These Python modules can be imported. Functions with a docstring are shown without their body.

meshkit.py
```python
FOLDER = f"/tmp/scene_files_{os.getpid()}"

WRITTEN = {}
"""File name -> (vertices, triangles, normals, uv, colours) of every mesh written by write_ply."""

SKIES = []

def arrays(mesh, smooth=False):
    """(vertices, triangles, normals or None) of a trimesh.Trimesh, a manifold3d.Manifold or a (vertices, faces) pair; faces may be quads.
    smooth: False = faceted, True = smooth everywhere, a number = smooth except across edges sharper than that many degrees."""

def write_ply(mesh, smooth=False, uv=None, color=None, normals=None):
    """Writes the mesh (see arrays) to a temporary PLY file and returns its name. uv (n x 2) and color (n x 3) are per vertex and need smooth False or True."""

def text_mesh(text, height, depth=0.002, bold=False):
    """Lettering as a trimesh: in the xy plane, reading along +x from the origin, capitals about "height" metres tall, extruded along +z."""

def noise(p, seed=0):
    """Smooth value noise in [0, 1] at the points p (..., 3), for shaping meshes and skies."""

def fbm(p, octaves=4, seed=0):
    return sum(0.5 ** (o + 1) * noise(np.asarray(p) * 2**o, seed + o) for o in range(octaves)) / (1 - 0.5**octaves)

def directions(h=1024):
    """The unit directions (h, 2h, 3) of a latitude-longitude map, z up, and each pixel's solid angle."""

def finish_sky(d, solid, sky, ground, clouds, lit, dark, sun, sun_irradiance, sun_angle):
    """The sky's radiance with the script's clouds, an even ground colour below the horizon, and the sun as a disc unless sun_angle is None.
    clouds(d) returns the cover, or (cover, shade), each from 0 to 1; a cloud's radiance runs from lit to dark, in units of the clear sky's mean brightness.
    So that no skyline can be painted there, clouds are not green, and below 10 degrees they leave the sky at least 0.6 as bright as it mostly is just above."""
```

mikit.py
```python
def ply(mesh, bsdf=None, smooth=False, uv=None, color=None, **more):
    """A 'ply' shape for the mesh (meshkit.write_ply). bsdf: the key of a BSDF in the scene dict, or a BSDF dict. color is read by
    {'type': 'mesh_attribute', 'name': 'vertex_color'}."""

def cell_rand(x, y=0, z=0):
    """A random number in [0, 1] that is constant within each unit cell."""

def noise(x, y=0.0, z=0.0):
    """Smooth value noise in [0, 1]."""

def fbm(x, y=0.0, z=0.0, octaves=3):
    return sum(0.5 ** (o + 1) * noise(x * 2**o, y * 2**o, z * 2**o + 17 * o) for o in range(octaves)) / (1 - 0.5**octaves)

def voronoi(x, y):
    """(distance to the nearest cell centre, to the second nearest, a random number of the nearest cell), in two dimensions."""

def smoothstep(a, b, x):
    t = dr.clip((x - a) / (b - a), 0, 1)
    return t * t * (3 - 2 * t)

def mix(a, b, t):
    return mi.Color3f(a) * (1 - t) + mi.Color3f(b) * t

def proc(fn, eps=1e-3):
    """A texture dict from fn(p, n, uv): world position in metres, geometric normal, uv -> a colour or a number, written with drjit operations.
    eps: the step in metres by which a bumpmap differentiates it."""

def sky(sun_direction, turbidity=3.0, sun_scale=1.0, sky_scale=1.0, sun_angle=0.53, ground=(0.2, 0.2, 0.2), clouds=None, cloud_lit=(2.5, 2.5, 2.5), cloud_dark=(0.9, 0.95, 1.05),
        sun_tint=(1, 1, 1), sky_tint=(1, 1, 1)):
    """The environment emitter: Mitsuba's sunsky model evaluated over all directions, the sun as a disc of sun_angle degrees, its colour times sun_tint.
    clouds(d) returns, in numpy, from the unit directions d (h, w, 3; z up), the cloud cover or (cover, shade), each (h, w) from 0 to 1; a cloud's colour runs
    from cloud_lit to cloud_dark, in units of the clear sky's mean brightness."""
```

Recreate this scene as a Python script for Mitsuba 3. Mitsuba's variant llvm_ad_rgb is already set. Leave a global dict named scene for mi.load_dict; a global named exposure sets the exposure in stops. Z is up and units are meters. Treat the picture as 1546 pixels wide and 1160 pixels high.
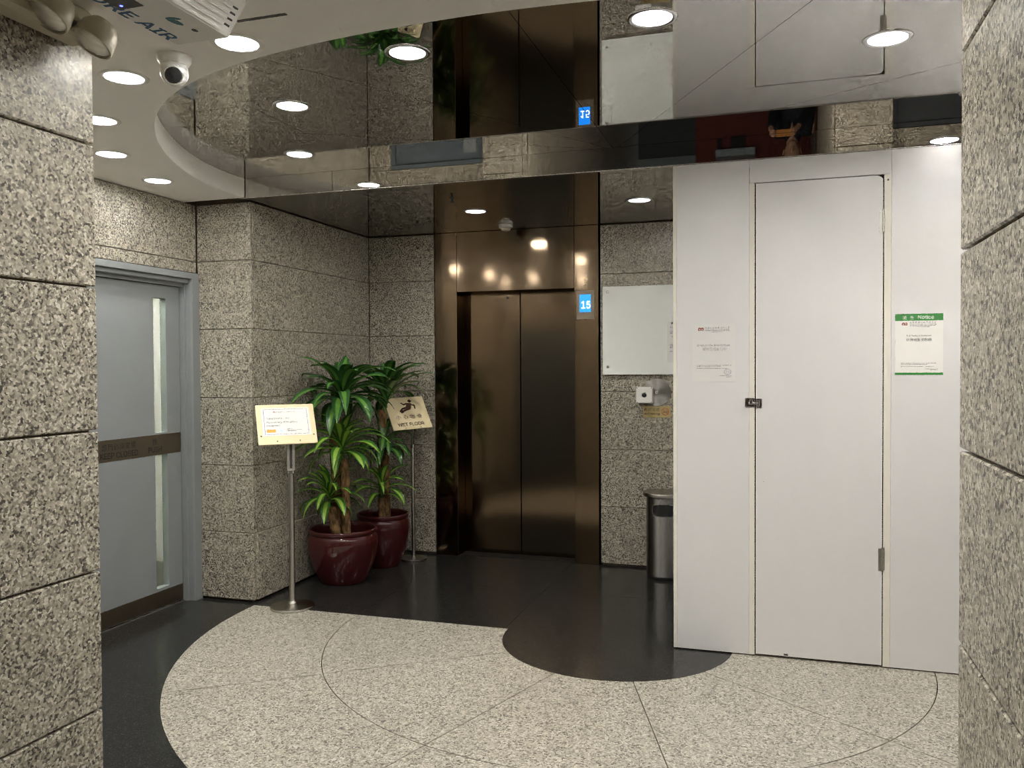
import math
import random

import drjit as dr
import mitsuba as mi
import numpy as np
import trimesh
import manifold3d
from shapely import Polygon, LineString, Point, box as sbox, union_all
from shapely import affinity

import meshkit
import mikit

T = mi.ScalarTransform4f
random.seed(7)
np.random.seed(7)
rng = np.random.default_rng(11)
scene, labels = {}, {}

# ---------------------------------------------------------------- camera, daylight at the entrance, exposure
EYE = np.array([0.0, 0.0, 1.53])
FOCAL, PITCH, YAW, ROLL = 1270.6, 0.020869, 0.306361, -0.005617
cy, sy, cp, sp, cr, sr = math.cos(YAW), math.sin(YAW), math.cos(PITCH), math.sin(PITCH), math.cos(ROLL), math.sin(ROLL)
FWD = np.array([-sy * cp, cy * cp, -sp])
_right = np.array([cy, sy, 0.0])
_up = np.cross(_right, FWD)
UP = -sr * _right + cr * _up
scene['camera'] = {'type': 'perspective', 'fov': math.degrees(2 * math.atan(773 / FOCAL)), 'fov_axis': 'x', 'near_clip': 0.01, 'far_clip': 100.0,
                   'to_world': T().look_at(origin=EYE.tolist(), target=(EYE + FWD).tolist(), up=UP.tolist())}
scene['daylight'] = {'type': 'constant', 'radiance': {'type': 'rgb', 'value': [0.50, 0.55, 0.60]}}   # dull daylight in the street behind the camera
LAMP = [122.0, 118.0, 109.0]        # radiance of the downlight lenses
STAIR_LAMP = [180.0, 215.0, 162.0]    # greenish tube light of the stairwell behind the grey door
exposure = 0.58

# ---------------------------------------------------------------- helpers


def lab(key, label=None, category=None, group=None, kind=None):
    d = {k: v for k, v in (('label', label), ('category', category), ('group', group), ('kind', kind)) if v}
    if d:
        labels[key] = d


COUNT = {}


def fresh(key):
    """The key itself the first time, key_001, key_002 ... after that."""
    n = COUNT.get(key, -1) + 1
    COUNT[key] = n
    return key if n == 0 else f'{key}_{n:03d}'


def add(key, mesh, bsdf, smooth=False, uv=None, **more):
    key = fresh(key)
    scene[key] = mikit.ply(mesh, bsdf, smooth=smooth, uv=uv, **more)
    return key


def thing(key, label, category, group=None):
    """A thing whose shapes are all parts: only its key and its label."""
    key = fresh(key)
    lab(key, label, category, group)
    return key


def struct(key, mesh, bsdf, label=None, smooth=False):
    key = add(key, mesh, bsdf, smooth)
    lab(key, label, kind='structure')
    return key


def bx(x0, x1, y0, y1, z0, z1, b=0.0):
    """A box, with chamfered edges if b > 0."""
    lo, hi = np.minimum([x0, y0, z0], [x1, y1, z1]), np.maximum([x0, y0, z0], [x1, y1, z1])
    if b <= 0:
        return trimesh.creation.box(bounds=[lo, hi])
    pts = []
    for c in np.ndindex(2, 2, 2):
        corner = np.where(np.array(c) == 1, hi, lo)
        sign = np.where(np.array(c) == 1, -1.0, 1.0)
        for k in range(3):
            q = corner + sign * b
            q[k] = corner[k]
            pts.append(q)
    return trimesh.convex.convex_hull(np.array(pts))


def cat(*ms):
    return trimesh.util.concatenate([m for m in ms])


def lathe(profile, at=(0, 0, 0), sections=48, axis=(0, 0, 1)):
    m = trimesh.creation.revolve(np.array(profile, float), sections=sections)
    if tuple(axis) != (0, 0, 1):
        m.apply_transform(trimesh.geometry.align_vectors([0, 0, 1], axis))
    m.apply_translation(at)
    return m


def rod(a, b, r, sections=20):
    return trimesh.creation.cylinder(radius=r, segment=[a, b], sections=sections)


def prism(poly, z0, z1):
    """A shapely polygon in the floor plan, from z0 to z1."""
    ms = []
    for g in getattr(poly, 'geoms', [poly]):
        if g.geom_type == 'Polygon' and g.area > 1e-6:
            m = trimesh.creation.extrude_polygon(g, z1 - z0, engine='earcut')
            m.apply_translation([0, 0, z0])
            ms.append(m)
    return cat(*ms)


def frame(origin, u, v):
    """4x4 that maps x to u, y to v, z to u x v."""
    u, v = np.array(u, float), np.array(v, float)
    m = np.eye(4)
    m[:3, 0], m[:3, 1], m[:3, 2], m[:3, 3] = u, v, np.cross(u, v), origin
    return m


def flat(poly, depth, F):
    """A shapely outline extruded by depth along the frame's normal."""
    m = prism(poly, 0, depth)
    m.apply_transform(F)
    return m


def rot2(poly, a, o=(0, 0)):
    return affinity.rotate(poly, a, origin=o, use_radians=True)


GLYPHS = {
    '通': [[[6, -2, 17, 10, 29, 18, 29, 63, 7, 63, 7, 74, 41, 74, 41, 17, 60, 5, 81, 1, 116, 1, 155, 4, 152, -8, 138, -9, 69, -8, 50, -1, 36, 9, 28, 6, 15, -11, 11, -9]], [[58, 94, 101, 94, 101, 96, 76, 106, 73, 109, 79, 115, 82, 115, 105, 106, 122, 116, 124, 119, 58, 120, 58, 129, 141, 129, 145, 126, 146, 123, 141, 118, 115, 101, 125, 94, 147, 94, 146, 16, 143, 13, 136, 11, 119, 11, 117, 21, 135, 21, 135, 38, 107, 38, 107, 12, 96, 12, 96, 38, 70, 38, 69, 11, 58, 11], [107, 49, 109, 47, 135, 47, 135, 62, 107, 62], [107, 72, 135, 71, 135, 85, 107, 85], [69, 49, 71, 47, 96, 47, 96, 62, 69, 62], [69, 72, 96, 71, 96, 85, 69, 85]], [[11, 121, 11, 123, 17, 128, 20, 128, 46, 103, 46, 101, 37, 94]]],
    '告': [[[10, 64, 10, 75, 77, 75, 76, 101, 37, 101, 23, 79, 12, 85, 26, 103, 40, 134, 51, 131, 44, 112, 77, 112, 77, 135, 90, 135, 90, 112, 139, 112, 139, 101, 90, 101, 90, 75, 151, 75, 151, 64]], [[30, 48, 132, 48, 132, -14, 120, -14, 119, -5, 43, -5, 42, -14, 30, -14], [43, 37, 42, 6, 120, 6, 120, 37]]],
    '升': [[[7, -5, 21, 5, 34, 20, 42, 39, 44, 52, 44, 58, 8, 58, 8, 70, 44, 71, 44, 105, 14, 98, 10, 108, 50, 119, 80, 132, 88, 122, 56, 109, 56, 70, 105, 70, 105, 132, 117, 132, 117, 70, 152, 70, 152, 58, 117, 58, 117, -13, 105, -13, 104, 58, 56, 58, 52, 29, 41, 8, 32, -2, 17, -13]]],
    '降': [[[61, 61, 56, 71, 79, 77, 96, 85, 82, 102, 67, 90, 58, 97, 81, 117, 93, 135, 105, 133, 98, 121, 136, 121, 142, 118, 132, 101, 116, 86, 134, 77, 153, 73, 154, 71, 147, 62, 122, 70, 107, 79, 85, 68, 64, 61], [89, 109, 100, 96, 107, 93, 123, 107, 124, 110, 90, 111]], [[61, 12, 70, 40, 80, 38, 76, 23, 103, 24, 103, 44, 66, 44, 66, 55, 103, 55, 103, 67, 115, 67, 115, 55, 146, 55, 146, 44, 115, 44, 115, 23, 150, 23, 151, 12, 115, 12, 115, -13, 103, -13, 103, 12]], [[12, 128, 53, 128, 59, 124, 42, 84, 42, 81, 50, 73, 56, 60, 57, 39, 51, 28, 43, 25, 30, 25, 28, 36, 42, 36, 47, 45, 44, 63, 30, 81, 44, 117, 23, 117, 23, -13, 12, -12]]],
    '機': [[[40, -6, 40, -4, 50, 4, 55, 11, 62, 28, 64, 42, 52, 42, 52, 52, 64, 52, 64, 61, 74, 61, 74, 52, 98, 52, 93, 97, 92, 134, 102, 134, 104, 88, 109, 52, 130, 52, 118, 62, 121, 67, 112, 66, 110, 72, 110, 75, 116, 79, 126, 96, 110, 94, 108, 102, 118, 114, 125, 132, 133, 130, 133, 126, 121, 104, 132, 105, 137, 116, 146, 113, 146, 111, 124, 76, 139, 78, 136, 89, 144, 89, 151, 66, 143, 64, 141, 70, 126, 67, 140, 57, 138, 52, 150, 52, 150, 42, 112, 42, 111, 41, 118, 21, 127, 30, 132, 40, 142, 37, 139, 29, 124, 12, 124, 8, 131, 1, 142, -1, 147, 16, 154, 11, 153, 2, 149, -8, 143, -13, 132, -12, 123, -7, 114, 3, 88, -12, 82, -8, 80, -4, 97, 3, 109, 11, 100, 42, 74, 42, 74, 35, 96, 17, 89, 9, 74, 24, 71, 24, 65, 7, 49, -12]], [[53, 90, 51, 99, 57, 104, 63, 114, 69, 130, 73, 131, 79, 129, 64, 101, 76, 102, 81, 112, 88, 110, 89, 107, 66, 73, 81, 75, 78, 86, 85, 88, 92, 71, 93, 63, 85, 61, 83, 67, 54, 63, 52, 71, 63, 81, 69, 92]], [[4, 33, 13, 51, 24, 92, 23, 93, 8, 93, 8, 104, 25, 104, 25, 135, 35, 135, 35, 104, 49, 104, 49, 93, 35, 93, 35, 82, 50, 58, 47, 52, 43, 49, 37, 65, 35, 65, 35, -13, 25, -13, 25, 59, 23, 59, 18, 39, 10, 22]]],
    '暫': [[[79, 56, 86, 68, 89, 78, 90, 124, 142, 133, 147, 124, 101, 116, 101, 99, 152, 99, 152, 89, 133, 89, 133, 51, 122, 51, 121, 89, 101, 89, 98, 70, 91, 53, 87, 51]], [[30, -13, 30, 47, 130, 47, 130, -13, 118, -13, 116, -8, 43, -8, 42, -13], [43, 16, 42, 2, 117, 2, 117, 16], [43, 37, 42, 25, 117, 25, 117, 38]], [[8, 69, 40, 70, 40, 76, 14, 76, 14, 111, 40, 111, 40, 117, 10, 117, 10, 125, 40, 125, 40, 135, 51, 135, 51, 125, 82, 125, 82, 117, 51, 116, 51, 111, 78, 111, 78, 76, 51, 76, 51, 69, 80, 69, 80, 61, 51, 61, 51, 51, 40, 51, 40, 61, 8, 61], [51, 83, 68, 82, 68, 91, 51, 91], [51, 98, 68, 97, 68, 105, 51, 105], [24, 83, 40, 82, 40, 91, 24, 91], [24, 98, 40, 97, 40, 105, 24, 105]]],
    '停': [[[49, 34, 49, 61, 152, 61, 152, 34, 141, 34, 140, 51, 60, 51, 60, 34]], [[52, 110, 52, 120, 96, 120, 91, 133, 100, 136, 103, 134, 109, 120, 152, 120, 152, 110]], [[64, 102, 138, 102, 139, 71, 64, 71], [75, 81, 127, 80, 127, 93, 75, 93]], [[64, 29, 64, 39, 138, 38, 138, 29, 107, 29, 107, -5, 105, -9, 97, -12, 75, -12, 71, -3, 95, -1, 95, 29]], [[5, 70, 27, 100, 42, 135, 53, 132, 48, 117, 36, 93, 36, -13, 25, -12, 25, 74, 23, 74, 13, 60, 11, 60]]],
    '服': [[[78, -13, 78, 128, 146, 128, 146, 93, 142, 87, 136, 85, 114, 85, 111, 93, 111, 95, 134, 95, 134, 117, 89, 117, 89, 75, 146, 74, 150, 72, 143, 44, 129, 17, 139, 6, 155, -5, 148, -13, 146, -13, 133, -4, 121, 8, 113, -1, 98, -12, 90, -4, 89, -13], [105, 63, 111, 43, 119, 29, 122, 28, 129, 39, 137, 63], [89, -3, 103, 5, 114, 17, 100, 43, 92, 63, 89, 62]], [[6, -8, 13, 14, 17, 45, 17, 129, 64, 129, 63, -7, 59, -11, 52, -13, 37, -13, 34, -2, 48, -2, 53, 0, 53, 41, 51, 42, 28, 42, 24, 13, 18, -8, 15, -13], [28, 54, 53, 53, 53, 80, 28, 80], [53, 117, 28, 118, 28, 91, 53, 91]]],
    '務': [[[6, 23, 20, 42, 31, 66, 30, 67, 8, 67, 7, 78, 36, 79, 30, 88, 18, 99, 27, 104, 38, 95, 55, 115, 54, 117, 9, 117, 9, 127, 67, 127, 72, 124, 73, 121, 68, 113, 45, 87, 49, 82, 46, 78, 68, 79, 74, 77, 74, 66, 92, 71, 106, 78, 89, 99, 86, 99, 77, 89, 67, 95, 83, 110, 95, 128, 97, 135, 108, 132, 102, 118, 144, 118, 148, 115, 142, 100, 125, 79, 140, 71, 157, 67, 150, 57, 134, 62, 117, 72, 113, 72, 105, 66, 78, 56, 76, 56, 74, 61, 71, 62, 65, 43, 61, 38, 55, 41, 54, 44, 62, 67, 47, 67, 47, -3, 43, -9, 36, -11, 21, -11, 18, -2, 18, 0, 35, 0, 36, 2, 36, 50, 34, 50, 22, 25, 13, 14, 11, 14], [96, 107, 101, 98, 116, 86, 127, 96, 133, 107]], [[65, -12, 59, -3, 73, 3, 84, 12, 96, 33, 95, 35, 71, 35, 71, 45, 99, 45, 101, 61, 112, 61, 110, 45, 148, 45, 143, 2, 140, -6, 134, -12, 109, -13, 106, -2, 123, -3, 129, 0, 134, 19, 134, 35, 108, 35, 102, 18, 89, 1, 68, -12]]],
    '維': [[[61, 77, 79, 105, 89, 134, 101, 131, 92, 106, 116, 106, 114, 115, 106, 130, 117, 134, 127, 114, 126, 111, 118, 108, 118, 106, 150, 106, 150, 95, 123, 95, 123, 75, 147, 75, 147, 64, 123, 64, 123, 43, 147, 43, 148, 32, 123, 32, 123, 11, 152, 10, 152, -1, 88, -1, 88, -13, 77, -13, 77, 78, 74, 77, 68, 67], [88, 11, 112, 10, 112, 32, 88, 32], [88, 44, 112, 43, 112, 64, 88, 64], [88, 76, 112, 75, 112, 95, 88, 95]], [[7, 86, 13, 90, 24, 107, 36, 135, 46, 131, 36, 108, 24, 88, 40, 89, 51, 111, 61, 105, 43, 75, 26, 52, 53, 56, 47, 72, 56, 75, 67, 43, 58, 39, 56, 47, 53, 47, 11, 39, 8, 49, 20, 60, 32, 78, 10, 75]], [[57, 4, 49, 34, 54, 36, 58, 35, 67, 5, 61, 3]], [[31, 27, 32, 31, 40, 32, 44, 8, 44, -2, 42, -3, 35, -4]], [[6, -5, 11, 10, 14, 32, 23, 30, 21, 11, 16, -9]]],
    '修': [[[49, 90, 60, 90, 71, 101, 84, 120, 90, 135, 93, 135, 101, 132, 95, 117, 144, 117, 148, 115, 141, 99, 121, 79, 134, 72, 155, 67, 155, 65, 150, 58, 147, 57, 128, 63, 109, 72, 89, 62, 67, 56, 64, 57, 59, 64, 59, 12, 49, 12], [90, 106, 92, 101, 105, 88, 111, 85, 128, 99, 132, 106], [60, 89, 59, 65, 84, 71, 100, 79, 86, 93, 84, 98, 69, 83]], [[67, -5, 69, -2, 93, 2, 116, 10, 135, 21, 141, 28, 152, 24, 144, 15, 134, 8, 111, -3, 78, -12, 72, -12]], [[75, 20, 102, 29, 120, 39, 127, 46, 136, 42, 121, 29, 99, 18, 80, 13]], [[73, 41, 99, 52, 111, 62, 120, 58, 108, 47, 83, 35, 79, 34]], [[3, 68, 22, 95, 33, 119, 37, 134, 48, 131, 44, 116, 36, 99, 36, -13, 24, -13, 24, 74, 22, 74, 10, 56]]],
    '工': [[[8, -1, 8, 11, 73, 12, 73, 105, 17, 105, 17, 117, 144, 117, 144, 105, 86, 105, 86, 12, 152, 11, 152, -1]]],
    '程': [[[61, 2, 103, 3, 103, 23, 72, 23, 72, 33, 103, 33, 103, 53, 68, 53, 68, 64, 151, 63, 151, 53, 115, 53, 115, 33, 147, 33, 147, 23, 115, 23, 115, 3, 154, 2, 154, -9, 61, -9]], [[74, 128, 145, 128, 145, 78, 74, 78], [85, 89, 133, 88, 133, 118, 85, 118]], [[10, 17, 5, 29, 9, 32, 22, 53, 32, 78, 31, 79, 8, 79, 8, 90, 34, 91, 34, 114, 10, 111, 7, 120, 39, 126, 58, 133, 66, 123, 46, 117, 46, 91, 66, 90, 66, 79, 46, 79, 46, 69, 64, 51, 67, 45, 60, 37, 51, 51, 46, 54, 46, -12, 34, -13, 34, 55, 32, 55, 23, 34, 12, 17]]],
    '進': [[[15, -11, 7, 1, 15, 8, 28, 16, 28, 61, 10, 61, 10, 73, 41, 73, 41, 16, 55, 8, 67, 4, 84, 2, 115, 2, 154, 5, 151, -8, 125, -10, 72, -9, 52, -3, 41, 5, 35, 6, 29, 3, 17, -11]], [[41, 80, 61, 105, 74, 133, 85, 131, 76, 109, 105, 109, 105, 113, 97, 129, 109, 131, 119, 109, 149, 109, 149, 99, 114, 99, 114, 82, 144, 82, 144, 73, 114, 73, 114, 56, 143, 56, 143, 46, 114, 46, 114, 29, 152, 29, 152, 19, 61, 19, 61, 84, 58, 83, 50, 72, 48, 72], [73, 30, 103, 29, 103, 46, 73, 46], [73, 57, 103, 56, 103, 72, 73, 73], [73, 83, 103, 82, 103, 99, 73, 99]], [[9, 124, 17, 131, 20, 131, 41, 111, 44, 105, 34, 98, 29, 106]]],
    '行': [[[63, 69, 63, 81, 153, 81, 152, 69, 129, 69, 129, -1, 127, -7, 123, -11, 112, -13, 91, -13, 87, -2, 116, 0, 116, 69]], [[70, 126, 148, 126, 148, 114, 70, 114]], [[4, 51, 35, 80, 49, 101, 60, 97, 55, 87, 43, 73, 42, -14, 31, -14, 31, 57, 14, 42, 12, 42]], [[11, 92, 6, 101, 24, 114, 42, 135, 54, 131, 48, 122, 27, 101, 14, 91]]],
    '中': [[[15, 106, 73, 106, 73, 135, 86, 135, 86, 106, 144, 106, 144, 31, 132, 31, 132, 40, 86, 40, 86, -13, 73, -13, 73, 40, 27, 40, 27, 30, 15, 30], [86, 53, 132, 52, 132, 94, 86, 94], [27, 53, 73, 52, 73, 94, 27, 94]]],
    '小': [[[132, 55, 113, 92, 117, 94, 125, 96, 146, 56, 156, 24, 143, 19]], [[48, -13, 44, -1, 70, -1, 74, 1, 74, 133, 87, 133, 87, -3, 82, -10, 70, -13]], [[5, 28, 12, 37, 22, 57, 29, 78, 32, 95, 46, 93, 37, 60, 24, 32, 17, 22]]],
    '心': [[[122, 76, 123, 79, 131, 82, 134, 81, 149, 44, 154, 21, 144, 17, 142, 18, 133, 52]], [[47, 90, 60, 90, 61, 3, 68, 1, 107, 2, 112, 9, 115, 35, 125, 30, 124, 10, 122, 2, 116, -7, 108, -10, 61, -10, 53, -7, 49, -3, 47, 5]], [[55, 121, 62, 129, 66, 128, 91, 109, 106, 95, 106, 93, 99, 85, 97, 85, 84, 99]], [[7, 17, 17, 49, 21, 77, 25, 78, 33, 76, 28, 42, 20, 13, 18, 12]]],
    '地': [[[52, 66, 53, 70, 69, 76, 69, 120, 80, 120, 80, 82, 86, 83, 102, 90, 102, 135, 113, 135, 113, 96, 129, 101, 139, 108, 147, 105, 147, 60, 145, 38, 142, 33, 134, 30, 121, 30, 119, 38, 119, 40, 132, 40, 134, 42, 135, 91, 113, 83, 113, 23, 102, 23, 102, 77, 80, 69, 80, 8, 86, 2, 136, 2, 141, 6, 143, 24, 145, 24, 154, 20, 153, 7, 149, -3, 138, -9, 83, -9, 73, -5, 69, 3, 69, 63, 56, 58]], [[9, 14, 6, 25, 27, 34, 27, 85, 7, 85, 7, 96, 27, 96, 27, 133, 39, 133, 39, 96, 57, 96, 57, 85, 39, 85, 39, 39, 57, 46, 59, 35, 12, 13]]],
    '滑': [[[47, 86, 64, 86, 64, 129, 135, 129, 135, 86, 152, 86, 152, 58, 141, 58, 140, 76, 58, 76, 58, 58, 47, 58], [75, 109, 106, 108, 106, 86, 124, 86, 124, 119, 75, 119], [75, 87, 96, 86, 96, 100, 75, 100]], [[63, 65, 136, 65, 136, -6, 132, -11, 125, -13, 107, -13, 104, -4, 124, -3, 125, 14, 75, 14, 74, -13, 63, -13], [74, 24, 125, 23, 125, 34, 74, 34], [74, 44, 125, 43, 125, 55, 74, 55]], [[15, 124, 23, 133, 40, 122, 51, 112, 44, 104, 42, 104, 26, 118]], [[12, -3, 37, 47, 39, 47, 47, 39, 26, -5, 22, -10]], [[7, 80, 13, 88, 16, 88, 38, 75, 41, 71, 35, 63, 33, 63]]],
    '送': [[[4, -2, 19, 14, 28, 19, 28, 69, 8, 69, 8, 80, 40, 80, 40, 16, 53, 7, 77, 1, 119, 1, 155, 4, 152, -9, 150, -10, 69, -10, 49, -3, 34, 8, 27, 6, 13, -13]], [[51, 59, 51, 70, 94, 70, 94, 94, 56, 94, 56, 105, 79, 105, 66, 131, 76, 134, 83, 124, 90, 110, 81, 107, 81, 105, 110, 105, 126, 135, 138, 131, 124, 105, 147, 105, 147, 94, 106, 94, 106, 70, 151, 70, 151, 59, 106, 58, 145, 20, 138, 11, 136, 11, 101, 46, 87, 26, 72, 15, 59, 10, 52, 19, 61, 22, 75, 31, 88, 46, 92, 59]], [[13, 126, 14, 129, 23, 133, 44, 109, 46, 104, 36, 98, 25, 114]]],
    '貨': [[[54, 100, 55, 103, 80, 110, 80, 134, 91, 134, 92, 114, 122, 127, 129, 133, 139, 126, 117, 113, 91, 104, 91, 98, 93, 96, 136, 95, 140, 99, 141, 109, 151, 105, 151, 98, 148, 90, 140, 85, 92, 85, 82, 89, 80, 99, 57, 94]], [[29, 78, 133, 78, 133, 13, 104, 13, 104, 11, 146, -3, 150, -5, 150, -7, 140, -13, 117, -2, 97, 4, 96, 6, 103, 11, 103, 13, 29, 13], [41, 22, 120, 21, 121, 31, 42, 32], [42, 51, 42, 40, 121, 41, 120, 51], [42, 70, 42, 59, 121, 60, 120, 70]], [[9, -5, 43, 5, 54, 11, 66, 7, 66, 5, 54, -1, 21, -13, 17, -13]], [[8, 101, 9, 104, 16, 106, 38, 120, 54, 136, 65, 132, 48, 115, 48, 82, 36, 82, 36, 105, 17, 94]]],
    '請': [[[65, 86, 103, 87, 103, 96, 74, 96, 74, 105, 103, 105, 103, 115, 69, 115, 69, 124, 103, 124, 103, 135, 115, 135, 115, 124, 150, 124, 150, 115, 115, 115, 115, 105, 148, 105, 148, 97, 115, 96, 115, 87, 153, 86, 153, 77, 65, 77]], [[77, 67, 144, 67, 144, -1, 140, -11, 133, -13, 117, -13, 114, -4, 132, -3, 132, 18, 90, 18, 89, -13, 77, -13], [89, 27, 132, 26, 132, 38, 89, 38], [89, 48, 132, 47, 132, 58, 89, 58]], [[7, 98, 7, 108, 64, 108, 64, 98]], [[13, 44, 60, 44, 60, -3, 23, -3, 23, -11, 13, -11], [23, 8, 49, 7, 49, 34, 23, 34]], [[13, 65, 59, 65, 59, 56, 13, 56]], [[13, 87, 58, 87, 59, 77, 13, 77]], [[24, 130, 31, 135, 34, 135, 45, 115, 38, 110, 35, 110, 33, 117]]],
    '使': [[[52, -13, 46, -3, 71, 6, 78, 12, 63, 28, 56, 38, 57, 40, 67, 42, 73, 32, 86, 22, 92, 31, 95, 44, 94, 46, 56, 46, 56, 90, 96, 90, 96, 106, 51, 106, 51, 117, 96, 117, 96, 134, 108, 134, 108, 117, 154, 117, 154, 106, 108, 106, 108, 90, 149, 90, 149, 46, 107, 46, 103, 27, 97, 16, 97, 14, 102, 11, 124, 3, 155, -2, 149, -13, 117, -7, 89, 6, 75, -5, 56, -13], [108, 80, 107, 56, 137, 56, 137, 80], [67, 57, 96, 56, 96, 80, 67, 80]], [[4, 70, 4, 73, 14, 82, 29, 103, 44, 135, 55, 132, 54, 126, 39, 98, 39, -14, 28, -14, 28, 79, 25, 78, 11, 60]]],
    '用': [[[5, -6, 16, 10, 23, 35, 25, 124, 142, 123, 142, -2, 138, -9, 127, -12, 105, -12, 101, -2, 126, -1, 130, 1, 129, 37, 87, 37, 86, -12, 75, -12, 75, 35, 73, 37, 35, 37, 28, 8, 19, -9, 13, -13], [87, 49, 130, 48, 130, 75, 87, 75], [87, 87, 130, 86, 130, 112, 87, 112], [36, 49, 75, 48, 75, 75, 36, 75], [37, 87, 74, 86, 75, 112, 36, 112]]],
    '載': [[[9, 89, 9, 99, 45, 99, 45, 112, 16, 112, 16, 122, 45, 122, 45, 135, 56, 135, 56, 122, 85, 122, 85, 112, 56, 112, 56, 99, 95, 99, 94, 135, 106, 135, 107, 99, 152, 99, 152, 89, 108, 88, 110, 60, 114, 39, 128, 62, 134, 80, 145, 77, 135, 50, 119, 24, 119, 20, 126, 5, 130, 1, 138, -1, 143, 7, 144, 26, 153, 21, 153, 5, 149, -7, 141, -13, 129, -12, 118, -4, 110, 10, 98, -2, 84, -13, 75, -5, 82, 3, 56, 3, 56, -13, 45, -13, 45, 3, 11, 3, 11, 12, 45, 12, 45, 21, 17, 21, 17, 61, 45, 61, 45, 69, 13, 69, 13, 78, 45, 78, 45, 88], [56, 88, 56, 78, 88, 78, 88, 69, 56, 69, 56, 61, 85, 61, 85, 21, 56, 21, 56, 12, 89, 12, 89, 8, 91, 8, 105, 24, 98, 60, 96, 89], [55, 29, 75, 28, 75, 38, 55, 38], [55, 46, 75, 45, 75, 54, 55, 54], [46, 37, 26, 38, 26, 28, 46, 28], [46, 53, 26, 54, 26, 45, 46, 45]], [[117, 126, 126, 133, 147, 113, 147, 110, 141, 105, 138, 105]]],
    '煙': [[[49, 2, 97, 3, 97, 26, 60, 26, 60, 36, 97, 36, 97, 53, 109, 53, 109, 36, 147, 36, 147, 26, 109, 26, 109, 3, 153, 3, 154, -8, 49, -8]], [[54, 116, 54, 127, 151, 127, 152, 116, 123, 115, 123, 101, 149, 101, 149, 56, 58, 56, 58, 101, 83, 101, 83, 115], [122, 67, 138, 66, 138, 91, 122, 91], [94, 67, 112, 66, 112, 91, 94, 91], [111, 101, 112, 116, 94, 116, 94, 101], [68, 67, 84, 66, 84, 91, 68, 91]], [[6, -6, 20, 19, 26, 45, 27, 133, 37, 133, 37, 75, 41, 81, 46, 105, 55, 103, 55, 99, 45, 70, 37, 72, 35, 42, 54, 11, 46, 4, 35, 26, 32, 26, 26, 6, 17, -9, 12, -12]], [[6, 63, 11, 78, 13, 101, 19, 102, 21, 101, 21, 89, 17, 67, 14, 59]]],
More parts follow.
